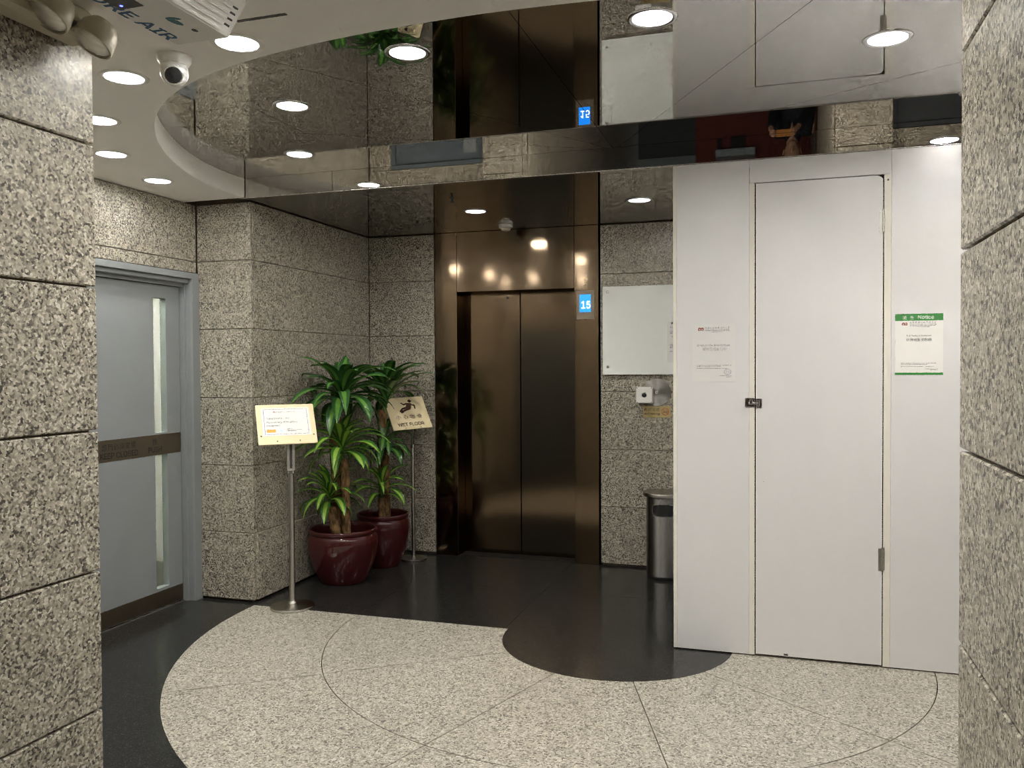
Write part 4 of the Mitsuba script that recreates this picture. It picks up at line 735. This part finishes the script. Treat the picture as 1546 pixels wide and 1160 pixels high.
# the slotted shell: a rolled sheet cut with the slot
NA, NZ = 144, 60
aa, zz = np.linspace(0, 2 * math.pi, NA + 1), np.linspace(0.022, 0.588, NZ + 1)
body_v = np.array([(BX + BR * math.cos(a), BY + BR * math.sin(a), z) for z in zz for a in aa])
body_uv = np.array([(a * BR, z) for z in zz for a in aa])
body_f = []
for j in range(NZ):
    for i in range(NA):
        if in_slot((aa[i] + aa[i + 1]) / 2, (zz[j] + zz[j + 1]) / 2):
            continue
        p, q = j * (NA + 1) + i, (j + 1) * (NA + 1) + i
        body_f += [(p, p + 1, q + 1), (p, q + 1, q)]
add(bn + '__body', (body_v, np.array(body_f)), 'steel_brushed', smooth=True, uv=body_uv)
sl = []
for s_ in range(64):
    t = 2 * math.pi * s_ / 64
    hw, hh, r = 0.086, 0.040, 0.026
    px = math.copysign(hw - r, math.cos(t)) + r * math.cos(t)
    pz = math.copysign(hh - r, math.sin(t)) + r * math.sin(t)
    sl.append((px, pz))
sl = np.array(sl + sl[:1])
tv = np.array([(BX + (BR + o) * math.cos(toward + p / BR), BY + (BR + o) * math.sin(toward + p / BR), 0.4985 + z) for p, z in sl * 1.0 for o in (0.0012, -0.006)])
tin, tout = [], []
rimv, rimf = [], []
for k, (p, z) in enumerate(sl):
    for g, o in ((1.10, 0.0011), (0.95, 0.0011), (0.95, -0.006)):
        rimv.append((BX + (BR + o) * math.cos(toward + p * g / BR), BY + (BR + o) * math.sin(toward + p * g / BR), 0.4985 + z * g))
for k in range(len(sl) - 1):
    for h in (0, 1):
        a, b = 3 * k + h, 3 * (k + 1) + h
        rimf += [(a, b, b + 1), (a, b + 1, a + 1)]
add(bn + '__slot_rim', (np.array(rimv), np.array(rimf)), 'steel', smooth=30)
add(bn + '__liner', lathe([(0, 0.40), (0.118, 0.40), (0.118, 0.585)], (BX, BY, 0), 48), 'black_plastic', 40)
add(bn + '__foot_ring', lathe([(0.0, 0.001), (0.122, 0.001), (0.124, 0.004), (0.124, 0.022), (0.0, 0.022)], (BX, BY, 0), 64), 'black_plastic', 40)
add(bn + '__lid', lathe([(0.0, 0.589), (0.124, 0.589), (0.147, 0.591), (0.149, 0.594), (0.149, 0.612), (0.146, 0.616), (0.0, 0.618)], (BX, BY, 0), 72), 'steel', 40)

# ---------------------------------------------------------------- sign stands


def tilted(c, yaw, tilt, roll):
    u, v = np.array([1, 0, 0.0]), np.array([0, math.sin(tilt), math.cos(tilt)])
    c_, s_ = math.cos(roll), math.sin(roll)
    u, v = c_ * u + s_ * v, -s_ * u + c_ * v
    R = np.array([[math.cos(yaw), -math.sin(yaw), 0], [math.sin(yaw), math.cos(yaw), 0], [0, 0, 1]])
    return frame(c, R @ u, R @ v)


def slab(F, w, h, t, r):
    """A board with rounded corners centred on the frame, its face on the plane."""
    p = sbox(-w / 2 + r, -h / 2 + r, w / 2 - r, h / 2 - r).buffer(r, quad_segs=4)
    m = prism(p, -t, 0)
    m.apply_transform(F)
    return m


def at(F, x, y, z=0.0):
    return (F @ np.array([x, y, z, 1]))[:3]


S1 = thing('sign_stand', 'cream notice board on a steel pole, its base on the cream floor edge', 'sign stand')
F1 = tilted((-2.9662, 4.640, 1.1748), 0.7019, 0.625, 0.007)
px, py = -2.955, 4.668
add(S1 + '__base', lathe([(0, 0.001), (0.136, 0.001), (0.138, 0.004), (0.138, 0.013), (0.132, 0.018), (0.05, 0.026), (0.030, 0.032), (0.024, 0.045), (0.0, 0.045)], (px, py, 0), 64), 'steel', 35)
add(S1 + '__pole', lathe([(0.0, 0.04), (0.0195, 0.04), (0.0195, 0.86), (0.0, 0.86)], (px, py, 0), 32), 'steel', 40)
add(S1 + '__collar', lathe([(0.019, 0.855), (0.0245, 0.858), (0.0245, 0.878), (0.0, 0.880)], (px, py, 0), 32), 'chrome', 40)
foot = at(F1, 0.0, -0.10, -0.008)
R1_ = F1[:3, 0]
bar = bx(-0.026, 0.026, -0.009, 0.009, 0.875, foot[2] + 0.012, 0.002)
slot_ = bx(-0.008, 0.008, -0.011, -0.0085, 0.89, foot[2] - 0.02, 0.001)
RZ = np.eye(4)
RZ[:2, :2] = [[R1_[0], -R1_[1]], [R1_[1], R1_[0]]]
RZ[:2, 3] = [px, py]
for m, k, b in ((bar, '__bracket', 'steel'), (slot_, '__bracket__groove', 'dark_grey')):
    m.apply_transform(RZ)
    add(S1 + k, m, b)
brd = add(S1 + '__board', slab(F1, 0.361, 0.294, 0.010, 0.008), 'cream_board')
lab(brd, 'cream board tilted back like a lectern')
for x, y in ((-0.066, -0.125), (0.074, -0.125), (-0.160, -0.085), (0.162, -0.085)):
    m = lathe([(0, 0.002), (0.0035, 0.002), (0.0045, 0.0)], (0, 0, 0), 14)
    m.apply_transform(F1 @ frame([x, y, 0], [1, 0, 0], [0, 1, 0]))
    add(S1 + '__board__screw', m, 'dark_grey')
G1 = F1 @ frame([-0.149, -0.087, 0.0004], [1, 0, 0], [0, 1, 0])
m = prism(sbox(0, 0, 0.297, 0.208), 0, 0.0012)
m.apply_transform(G1)
sh = add('notice', m, 'paper')
lab(sh, 'white laminated sheet with an orange arrow on the cream notice board', 'notice')
G1 = G1 @ frame([0, 0, 0.0012], [1, 0, 0], [0, 1, 0])
m = prism(sbox(0.013, 0.010, 0.284, 0.198).difference(sbox(0.0155, 0.0125, 0.2815, 0.1955)), 0.0002, 0.0005)
m.apply_transform(G1)
add(sh + '__border', m, 'purple_ink')
add(sh + '__emblem', emblem(G1, 0.082, 0.176, 0.014), 'maroon_ink')
add(sh + '__lettering', cat(put(cjk('物業設施管理有限公司', 0.010, 0.0002, 0.4), G1, 0.094, 0.172, 'l', squeeze=0.115), put(cjk('送貨請使用載貨升降機', 0.0135, 0.0002, 0.06), G1, 0.027, 0.122, 'l', squeeze=0.145),
                            put(latin('Please use cargo lift for delivery', 0.0125, 0.0002, True), G1, 0.027, 0.094, 'l', squeeze=0.190), put(latin('arrangement', 0.0125, 0.0002, True), G1, 0.027, 0.070, 'l', squeeze=0.082)), 'grey_ink')
add(sh + '__fine_print', print_rows(G1, [(0.148, 0.178, 0.048), (0.148, 0.240, 0.038), (0.148, 0.205, 0.031)], 0.004, seed=2), 'grey_ink')
ar = Polygon([(0.022, 0.036), (0.033, 0.052), (0.033, 0.047), (0.080, 0.047), (0.080, 0.025), (0.033, 0.025), (0.033, 0.020)])
m = prism(ar, 0.0002, 0.0005)
m.apply_transform(G1)
lab(add(sh + '__arrow', m, 'orange_ink'), 'orange arrow pointing left')
m = prism(union_all([sbox(0.096, 0.030, 0.101, 0.048), sbox(0.106, 0.028, 0.124, 0.046)]), 0.0002, 0.0004)
m.apply_transform(G1)
add(sh + '__pale_mark', m, 'pale_blue_ink')

S2 = thing('sign_stand', 'brass coloured wet floor sign on a thin steel pole behind the plants', 'sign stand')
F2 = tilted((-2.7739, 6.0605, 1.1685), 0.9844, 0.5188, 0.0356)
qx, qy = -2.765, 6.118
add(S2 + '__base', lathe([(0, 0.001), (0.103, 0.001), (0.105, 0.004), (0.105, 0.012), (0.100, 0.016), (0.035, 0.022), (0.020, 0.030), (0.0, 0.030)], (qx, qy, 0), 56), 'steel', 35)
add(S2 + '__pole', lathe([(0.0, 0.02), (0.0145, 0.02), (0.0145, 0.895), (0.0, 0.895)], (qx, qy, 0), 28), 'steel', 40)
add(S2 + '__collar', lathe([(0.014, 0.89), (0.019, 0.893), (0.019, 0.915), (0.0, 0.917)], (qx, qy, 0), 28), 'chrome', 40)
add(S2 + '__upper_pole', rod([qx, qy, 0.91], at(F2, 0.012, -0.112, -0.009), 0.0115, 20), 'steel', 40)
b2 = add(S2 + '__board', slab(F2, 0.357, 0.278, 0.008, 0.004), 'brass_board')
lab(b2, 'slanted gold board with a slipping figure')


def stroke(pts, r, closed=False):
    return LineString(pts).buffer(r, quad_segs=5)


fig = union_all([affinity.scale(Point(0.0439, 0.103).buffer(0.0135), 1.15, 1.0), Polygon([(0.02, 0.0871), (0.0509, 0.0795), (0.0335, 0.0362), (0.0238, 0.0321), (-0.0057, 0.0514)]).buffer(0.003), stroke([(0.0176, 0.0824), (-0.0177, 0.0752), (-0.0354, 0.087)], 0.0062), stroke([(0.0476, 0.0703), (0.0773, 0.0635), (0.0739, 0.0364)], 0.0062), stroke([(0.0001, 0.0461), (-0.0386, 0.0407), (-0.0649, 0.0188)], 0.008), stroke([(0.0249, 0.0355), (-0.0265, 0.0239), (-0.0556, 0.0083)], 0.008)])
m = prism(fig, 0.0003, 0.0008)
m.apply_transform(F2)
add(b2 + '__figure', m, 'brown_print')
add(b2 + '__lettering', put(cjk('小心地滑', 0.038, 0.0004, 0.32), F2, -0.006, -0.048, 'c', squeeze=0.235), 'brown_print')
add(b2 + '__lettering', put(latin('WET FLOOR', 0.028, 0.0004, True), F2, -0.008, -0.1115, 'c', squeeze=0.240), 'brown_print')
for x in (-0.066, 0.074):
    m = lathe([(0, 0.002), (0.0035, 0.002), (0.0045, 0.0)], (0, 0, 0), 14)
    m.apply_transform(F2 @ frame([x, -0.130, 0], [1, 0, 0], [0, 1, 0]))
    add(b2 + '__screw', m, 'dark_grey')

# ---------------------------------------------------------------- potted plants


def strap_leaf(base, az, e0, e1, length, width, r):
    """An arching strap leaf: starts at angle e0 above the horizontal, ends at e1."""
    n = 9
    side = np.array([-math.sin(az), math.cos(az), 0.0])
    p, pts, twist = np.array(base, float), [], r.uniform(-0.25, 0.25)
    yawd = r.uniform(-0.25, 0.25)
    for k in range(n + 1):
        t = k / n
        e = e0 + (e1 - e0) * (t ** 1.15)
        a = az + yawd * t
        d = np.array([math.cos(a) * math.cos(e), math.sin(a) * math.cos(e), math.sin(e)])
        up = np.array([-math.cos(a) * math.sin(e), -math.sin(a) * math.sin(e), math.cos(e)])
        s_ = side * math.cos(twist * t) + up * math.sin(twist * t)
        w = width * 0.5 * (0.34 + 0.66 * math.sin(min(t * 1.9, 1.0) * math.pi / 2)) * (1.0 - max(t - 0.52, 0) ** 1.6 / 0.48 ** 1.6 * 0.985)
        wave = 0.05 * width * math.sin(t * 9 + az * 5)
        pts.append((p - s_ * w + up * (w * 0.32 + wave), p.copy(), p + s_ * w + up * (w * 0.32 - wave)))
        p = p + d * length / n
    v = np.array([q for row in pts for q in row])
    uv = np.array([(u, k / n) for k in range(n + 1) for u in (0.0, 0.5, 1.0)])
    f = []
    for k in range(n):
        for j in range(2):
            a, b = 3 * k + j, 3 * (k + 1) + j
            f += [(a, b, b + 1), (a, b + 1, a + 1)]
    v[:, 0] = np.where(v[:, 0] < XP + 0.03, XP + 0.03 - (XP + 0.03 - v[:, 0]) * 0.04, v[:, 0])
    v[:, 1] = np.where(v[:, 1] > YB - 0.03, YB - 0.03 + (v[:, 1] - YB + 0.03) * 0.04, v[:, 1])
    return v, np.array(f), uv


def plant(label, x, y, R, height, canes, seed, clear=None):
    r = random.Random(seed)
    k = thing('potted_plant', label, 'potted plant')
    h = height
    prof = [(0.0, 0.001), (0.60, 0.001), (0.63, 0.02), (0.72, 0.12), (0.86, 0.32), (0.965, 0.56), (1.0, 0.74), (0.985, 0.84), (0.945, 0.885), (0.925, 0.905), (0.955, 0.925), (0.975, 0.955), (0.97, 0.985), (0.945, 1.0), (0.905, 0.995), (0.88, 0.96), (0.87, 0.86), (0.90, 0.72), (0.0, 0.72)]
    add(k + '__pot', lathe([(a * R, b * h) for a, b in prof], (x, y, 0), 64), 'maroon_glaze', 50)
    add(k + '__soil', lathe([(0.0, 0.79 * h), (0.45 * R, 0.785 * h), (0.872 * R, 0.77 * h)], (x, y, 0), 40), 'soil', 60)
    for (bx_, by_, tx, ty, top, cr_, nl, ll, lw, matl, tilt) in canes:
        b0, t0 = np.array([x + bx_, y + by_, 0.76 * h]), np.array([x + tx, y + ty, top])
        rows = []
        for j in range(12):
            t = j / 11
            c = b0 + (t0 - b0) * t
            rr = cr_ * (1.0 + 0.07 * math.sin(j * 2.4 + seed) + (0.1 if j % 4 == 0 else 0))
            rows.append([(c[0] + rr * math.cos(a), c[1] + rr * math.sin(a), c[2]) for a in np.arange(14) * 2 * math.pi / 14])
        v = np.array([q for row in rows for q in row] + [t0 + [0, 0, 0.004]])
        f = []
        for j in range(11):
            for i in range(14):
                a, b = j * 14 + i, j * 14 + (i + 1) % 14
                f += [(a, b, b + 14), (a, b + 14, a + 14)]
        f += [(11 * 14 + i, 11 * 14 + (i + 1) % 14, 12 * 14) for i in range(14)]
        add(k + '__cane', trimesh.Trimesh(v, f, process=False), 'bark', 50)
        # the rosette sits on a short green shoot beside the top of the cane
        hx, hy, hz = tilt
        hub = np.array([x + hx, y + hy, hz])
        add(k + '__shoot', cat(rod((t0 - [0, 0, 0.04]).tolist(), hub.tolist(), 0.013, 10), rod(hub.tolist(), (hub + [0, 0, 0.09]).tolist(), 0.010, 10)), 'leaf_deep', 40)
        for i in range(nl):
            q = (i + 0.5) / nl                     # 0 = oldest, outside, hanging; 1 = newest, upright
            az = i * 2.39996 + r.uniform(-0.25, 0.25)
            e0 = math.radians(2 + 78 * q ** 1.1 + r.uniform(-9, 9))
            e1 = e0 - math.radians(96 - 14 * q + r.uniform(-20, 20))
            if clear and 0.75 < hub[2] < 1.0 and math.cos(az - clear) > 0.1:
                e0, e1 = min(e0, math.radians(14)), math.radians(-78)
            elif clear and hub[2] > 1.0 and math.cos(az - clear) > 0.2:      # leaves on the side of the sign stand higher
                e0, e1 = max(e0, math.radians(56)), max(e1, math.radians(-8))
            ln = ll * (0.82 + 0.28 * math.sin(q * math.pi)) * r.uniform(0.85, 1.12)
            v, f, uv = strap_leaf(hub + [0.010 * math.cos(az), 0.010 * math.sin(az), 0.095 * q], az, e0, e1, ln, lw * r.uniform(0.85, 1.1), r)
            add(k + '__leaf', (v, f), matl, smooth=True, uv=uv)
    return k


plant('nearer potted plant with striped strap leaves in a wide maroon glazed pot', -2.972, 5.36, 0.250, 0.385,
      [(-0.03, -0.02, -0.045, -0.02, 1.215, 0.040, 42, 0.395, 0.088, 'leaf_deep', (0.03, -0.05, 1.275)),
       (0.055, -0.045, 0.055, -0.065, 0.885, 0.030, 30, 0.315, 0.076, 'leaf_striped', (0.045, -0.085, 0.915)),
       (0.00, -0.075, -0.04, -0.09, 0.545, 0.034, 26, 0.285, 0.064, 'leaf_striped', (-0.05, -0.10, 0.575))], 3)
plant('farther potted plant behind the first one, by the wet floor sign', -2.915, 5.885, 0.205, 0.405,
      [(0.0, 0.0, 0.0, 0.0, 1.20, 0.034, 36, 0.375, 0.080, 'leaf_deep', (0.05, -0.02, 1.265)),
       (0.05, -0.03, 0.045, -0.04, 0.86, 0.028, 24, 0.275, 0.066, 'leaf_deep', (0.035, -0.05, 0.885)),
       (0.03, -0.06, 0.025, -0.07, 0.53, 0.030, 20, 0.26, 0.054, 'leaf_striped', (0.03, -0.08, 0.555))], 8, clear=-0.6)

# ---------------------------------------------------------------- on the ceilings
sd = thing('smoke_detector', 'white smoke detector on the low mirror ceiling before the lift', 'smoke detector')
add(sd + '__base', lathe([(0.0, 0.0), (0.052, 0.0), (0.054, -0.004), (0.053, -0.022), (0.044, -0.028), (0.0, -0.028)], (-1.975, 6.108, 2.6085), 40), 'white_plastic', 35)
add(sd + '__sensor', lathe([(0.036, -0.026), (0.036, -0.040), (0.032, -0.046), (0.0, -0.050)], (-1.975, 6.108, 2.6085), 32), 'aged_plastic', 35)
spk = thing('sprinkler_head', 'small dark sprinkler head on the low mirror ceiling, left of its downlight', 'sprinkler')
add(spk + '__stem', lathe([(0.0, 0.0), (0.016, 0.0), (0.016, -0.003), (0.007, -0.006), (0.006, -0.026), (0.0, -0.026)], (-1.985, 5.03, 2.6085), 20), 'dark_grey', 40)
add(spk + '__deflector', lathe([(0.0, -0.026), (0.017, -0.026), (0.017, -0.029), (0.0, -0.030)], (-1.985, 5.03, 2.6085), 20), 'dark_grey', 40)

cam = thing('security_camera', 'white dome security camera under the white ceiling, its dark lens towards the entrance', 'security camera')
cx_, cy_ = -1.985, 2.437
add(cam + '__base', lathe([(0.0, 0.0), (0.058, 0.0), (0.059, -0.006), (0.055, -0.020), (0.046, -0.032), (0.0, -0.034)], (cx_, cy_, HC), 48), 'white_plastic', 35)
ball_c = np.array([cx_, cy_, HC - 0.056])
ball = trimesh.creation.icosphere(4, 0.047)
ball.apply_translation(ball_c)
add(cam + '__ball', ball, 'white_plastic', True)
look = np.array([0.62, -0.92, -0.62])
look /= np.linalg.norm(look)
add(cam + '__lens_ring', lathe([(0.0285, 0.034), (0.033, 0.036), (0.034, 0.043), (0.030, 0.0455), (0.027, 0.044), (0.026, 0.039)], ball_c, 40, look), 'white_plastic', 40)
add(cam + '__lens', lathe([(0.0265, 0.040), (0.0265, 0.046), (0.012, 0.0495), (0.0, 0.0505)], ball_c, 36, look), 'black_plastic', 40)

# emergency light: a beige box on the left pier with two lamp heads
em = thing('emergency_light', 'beige emergency light with two round lamp heads high on the left pier', 'emergency light')
add(em + '__housing', bx(CLX + 0.001, CLX + 0.085, 1.62, 2.055, 2.503, 2.602, 0.012), 'aged_plastic')


def lamp_head(c, aim, R):
    aim = np.array(aim, float) / np.linalg.norm(aim)
    h = add(em + '__lamp_head', lathe([(0.0, -0.075), (0.30 * R, -0.074), (0.62 * R, -0.064), (0.86 * R, -0.042), (0.98 * R, -0.010), (R, 0.004), (R, 0.010), (0.94 * R, 0.012), (0.90 * R, 0.006)], c, 48, aim), 'aged_plastic', 40)
    add(h + '__lens', lathe([(0.92 * R, 0.004), (0.75 * R, 0.011), (0.4 * R, 0.0165), (0.0, 0.018)], c, 40, aim), 'lamp_glass', 40)


lamp_head((-1.925, 2.012, 2.495), (-0.25, -0.45, -0.86), 0.061)
lamp_head((-1.935, 1.862, 2.515), (-0.22, -0.47, -0.86), 0.061)
add(em + '__bracket', cat(rod([-1.945, 1.965, 2.53], [-1.945, 1.91, 2.54], 0.010, 14), rod([-1.945, 1.94, 2.535], [-1.97, 1.94, 2.56], 0.010, 14)), 'dark_grey')

# air purifier under the ceiling
ap = thing('air_purifier', 'white air purifier under the ceiling with blue and green words on its belly', 'air purifier')
ax0, axb, ax1, ay0, ay1, az0 = -1.722, -1.540, -1.478, 0.95, 2.125, 2.500
sec = Polygon([(ax0 + 0.004, az0), (axb, az0), (ax1, 2.590), (ax1, HC - 0.001), (ax0, HC - 0.001), (ax0, az0 + 0.004)])
m = trimesh.creation.extrude_polygon(sec, ay1 - ay0, engine='earcut')
m.apply_transform(frame([0, ay1, 0], [1, 0, 0], [0, 0, 1]))
add(ap + '__body', m, 'white_plastic')
GD = np.array([ax1 - axb, 0.090]) / math.hypot(ax1 - axb, 0.090)
GF = frame([axb, 0, az0], [GD[0], 0, GD[1]], [0, 1, 0])     # along the slanted grille; its normal looks up, so pieces stand below it
for i in range(6):
    a = 0.005 + i * 0.017
    m = bx(a, a + 0.008, ay0 + 0.02, ay1 - 0.045, -0.004, -0.0003, 0.0012)
    m.apply_transform(GF)
    add(ap + '__slat', m, 'white_plastic')
for i in range(4):
    a = 0.026 + i * 0.018
    m = bx(a, a + 0.006, ay1 - 0.040, ay1 - 0.018, -0.0012, -0.0002)
    m.apply_transform(GF)
    add(ap + '__slot', m, 'black_plastic')
UF = frame([ax0, 0, az0], [0, 1, 0], [1, 0, 0])        # the belly, read from below: along the box, then across
txt = put(latin('PURE AIR', 0.040, 0.0004, True), UF, ay1 - 0.040, 0.004, 'r', squeeze=0.36)
lt = add(ap + '__lettering', txt, 'blue_ink')
lab(lt, 'the words PURE AIR along the edge')
lf = union_all([rot2(affinity.scale(Point(0, 0).buffer(1), 0.030, 0.011), 0.15), rot2(affinity.translate(affinity.scale(Point(0, 0).buffer(1), 0.018, 0.007), 0.0, 0.022), 0.9)])
m = prism(affinity.translate(lf, ay1 - 0.145, 0.112), 0.0002, 0.0006)
m.apply_transform(UF)
add(ap + '__emblem', m, 'teal_ink')
m = prism(affinity.translate(affinity.scale(Point(0, 0).buffer(0.010), 1.2, 0.7), ay1 - 0.075, 0.125), 0.0002, 0.0006)
m.apply_transform(UF)
add(ap + '__sensor', m, 'dark_grey')
m = prism(sbox(ay1 - 0.40, 0.028, ay1 - 0.255, 0.105), 0.0002, 0.0008)
m.apply_transform(UF)
cpn = add(ap + '__control_panel', m, 'dark_grey')
m = prism(affinity.translate(Point(0, 0).buffer(0.0045), ay1 - 0.275, 0.048), 0.0008, 0.0014)
m.apply_transform(UF)
led = fresh(cpn + '__blue_light')
scene[led] = mikit.ply(m, 'blue_ink', emitter={'type': 'area', 'radiance': rgb(0.35, 0.5, 8.0)})

# ---------------------------------------------------------------- the photographer, as the mirror band shows him


def limb(*chain):
    """Hulls of the balls at neighbouring joints, joined: chain of (x, y, z, r)."""
    def ball(j):
        return manifold3d.Manifold.sphere(j[3], 20).translate(list(j[:3]))
    parts = [manifold3d.Manifold.batch_hull([ball(a), ball(b)]) for a, b in zip(chain, chain[1:])]
    out = parts[0]
    for q in parts[1:]:
        out = out + q
    return out


def soften(m, n=6, step=0.02):
    t = m.refine_to_length(step).to_mesh()
    tm = trimesh.Trimesh(t.vert_properties[:, :3], t.tri_verts, process=True)
    trimesh.smoothing.filter_taubin(tm, iterations=n)
    return tm


PX, PY = 0.14, -0.44
paint('skin', (0.46, 0.27, 0.19), 0.5, 0.4)
paint('hair', (0.015, 0.012, 0.010), 0.5, 0.4)
paint('jacket', (0.018, 0.020, 0.026), 0.75, 0.2)
paint('denim', (0.03, 0.04, 0.065), 0.8, 0.2)
paint('orange_case', (0.55, 0.23, 0.06), 0.45, 0.4)
ps = thing('person', 'person in a dark jacket holding up a phone, seen only in the mirror band', 'person')
hz = 1.635
head_m = limb((PX, PY + 0.005, hz + 0.035, 0.088), (PX, PY + 0.012, hz - 0.045, 0.068), (PX, PY + 0.035, hz - 0.085, 0.045))
head_m = head_m + limb((PX, PY + 0.085, hz + 0.01, 0.012), (PX, PY + 0.100, hz - 0.022, 0.014))
for s in (-1, 1):
    head_m = head_m + limb((PX + s * 0.086, PY, hz + 0.012, 0.016), (PX + s * 0.082, PY - 0.004, hz - 0.025, 0.013))
    head_m = head_m - manifold3d.Manifold.sphere(0.017, 16).translate([PX + s * 0.032, PY + 0.098, hz + 0.018])
head_m = head_m + limb((PX, PY - 0.01, hz - 0.06, 0.056), (PX, PY - 0.02, hz - 0.19, 0.062))
hands = []
# left hand at the lens end of the phone, right hand at the other end: palm, four fingers, thumb
for s, wx, wrist in ((-1, -0.050, (-0.075, -0.085, 1.455)), (1, 0.150, (0.195, -0.085, 1.455))):
    palm = limb((wrist[0], wrist[1], wrist[2], 0.026), (wx + 0.030 * s * 0.3, -0.040, 1.500, 0.030), (wx, -0.032, 1.530, 0.026))
    for i in range(4):
        z = 1.548 - 0.019 * i
        palm = palm + limb((wx + s * 0.010, -0.030, z, 0.0095), (wx + s * 0.004, -0.004, z + 0.002, 0.0088), (wx - s * 0.018 + 0.003 * i * s, 0.001 - 0.006, z + 0.003, 0.0075)) if s > 0 else palm + limb((wx + s * 0.010, -0.030, z, 0.0095), (wx + s * 0.004, -0.006, z + 0.002, 0.0085), (wx + 0.014, -0.008, z + 0.003, 0.0070))
    palm = palm + limb((wx, -0.045, 1.500, 0.014), (wx - s * 0.020, -0.036, 1.522, 0.011), (wx - s * 0.034, -0.026, 1.536, 0.0085))
    hands.append(palm)
skin_all = head_m + hands[0] + hands[1]
for s, w in ((-1, (-0.075, -0.085, 1.455)), (1, (0.195, -0.085, 1.455))):
    skin_all = skin_all + limb((*w, 0.026), (PX + s * 0.180, -0.32, 1.20, 0.038), (PX + s * 0.19, PY - 0.02, 1.40, 0.045), (PX, PY - 0.02, 1.40, 0.07))
skin_all = skin_all + limb((PX, PY - 0.02, 1.44, 0.062), (PX, PY - 0.02, 1.00, 0.11))
add(ps + '__body', soften(skin_all, 4, 0.008), 'skin', True)
hair = limb((PX, PY - 0.012, hz + 0.045, 0.099), (PX, PY - 0.045, hz - 0.02, 0.072)) - manifold3d.Manifold.cube([0.3, 0.2, 0.3]).translate([PX - 0.15, PY + 0.045, hz - 0.19])
add(ps + '__hair', soften(hair, 4, 0.012), 'hair', True)
torso = manifold3d.Manifold()
for a, b in (((-0.145, 1.405, 0.062), (0.145, 1.405, 0.062)), ((-0.12, 1.10, 0.105), (0.12, 1.10, 0.105)), ((-0.10, 0.88, 0.12), (0.10, 0.88, 0.12))):
    torso = torso + limb((PX + a[0], PY - 0.02, a[1], a[2]), (PX + b[0], PY - 0.02, b[1], b[2]))
balls = [manifold3d.Manifold.sphere(r, 20).translate([PX + x, PY - 0.02, z]) for x, z, r in ((-0.145, 1.405, 0.062), (0.145, 1.405, 0.062), (-0.11, 1.12, 0.105), (0.11, 1.12, 0.105), (-0.09, 0.88, 0.12), (0.09, 0.88, 0.12))]
torso = manifold3d.Manifold.batch_hull(balls)
collar = limb((PX - 0.03, PY - 0.02, 1.46, 0.062), (PX + 0.03, PY - 0.02, 1.46, 0.062))
jk = torso + collar
for s, w in ((-1, (-0.075, -0.085, 1.455)), (1, (0.195, -0.085, 1.455))):
    el = np.array([PX + s * 0.180, -0.32, 1.20])
    cuff = el + (np.array(w) - el) * 0.86
    jk = jk + limb((PX + s * 0.150, PY - 0.02, 1.405, 0.066), (*el, 0.056), (*cuff, 0.042))
add(ps + '__jacket', soften(jk, 5, 0.02), 'jacket', True)
tr = limb((PX - 0.085, PY - 0.02, 0.86, 0.112), (PX + 0.085, PY - 0.02, 0.86, 0.112))
for s in (-1, 1):
    tr = tr + limb((PX + s * 0.09, PY - 0.02, 0.84, 0.105), (PX + s * 0.105, PY - 0.005, 0.48, 0.070), (PX + s * 0.115, PY - 0.03, 0.10, 0.058))
add(ps + '__trousers', soften(tr, 5, 0.02), 'denim', True)
for s in (-1, 1):
    sh_ = limb((PX + s * 0.115, PY - 0.07, 0.048, 0.046), (PX + s * 0.120, PY + 0.03, 0.042, 0.040), (PX + s * 0.125, PY + 0.13, 0.034, 0.033))
    sh_ = sh_.trim_by_plane([0, 0, 1], 0.001)
    add(ps + '__shoe', soften(sh_, 3, 0.012), 'black_plastic', True)
ph = thing('phone', 'phone in an orange case held up by the person, seen only in the mirror band', 'phone')
add(ph + '__case', bx(-0.022, 0.135, -0.015, -0.006, 1.490, 1.566, 0.003), 'orange_case')
add(ph + '__screen', bx(-0.016, 0.129, -0.0162, -0.0151, 1.495, 1.561), 'black_plastic')
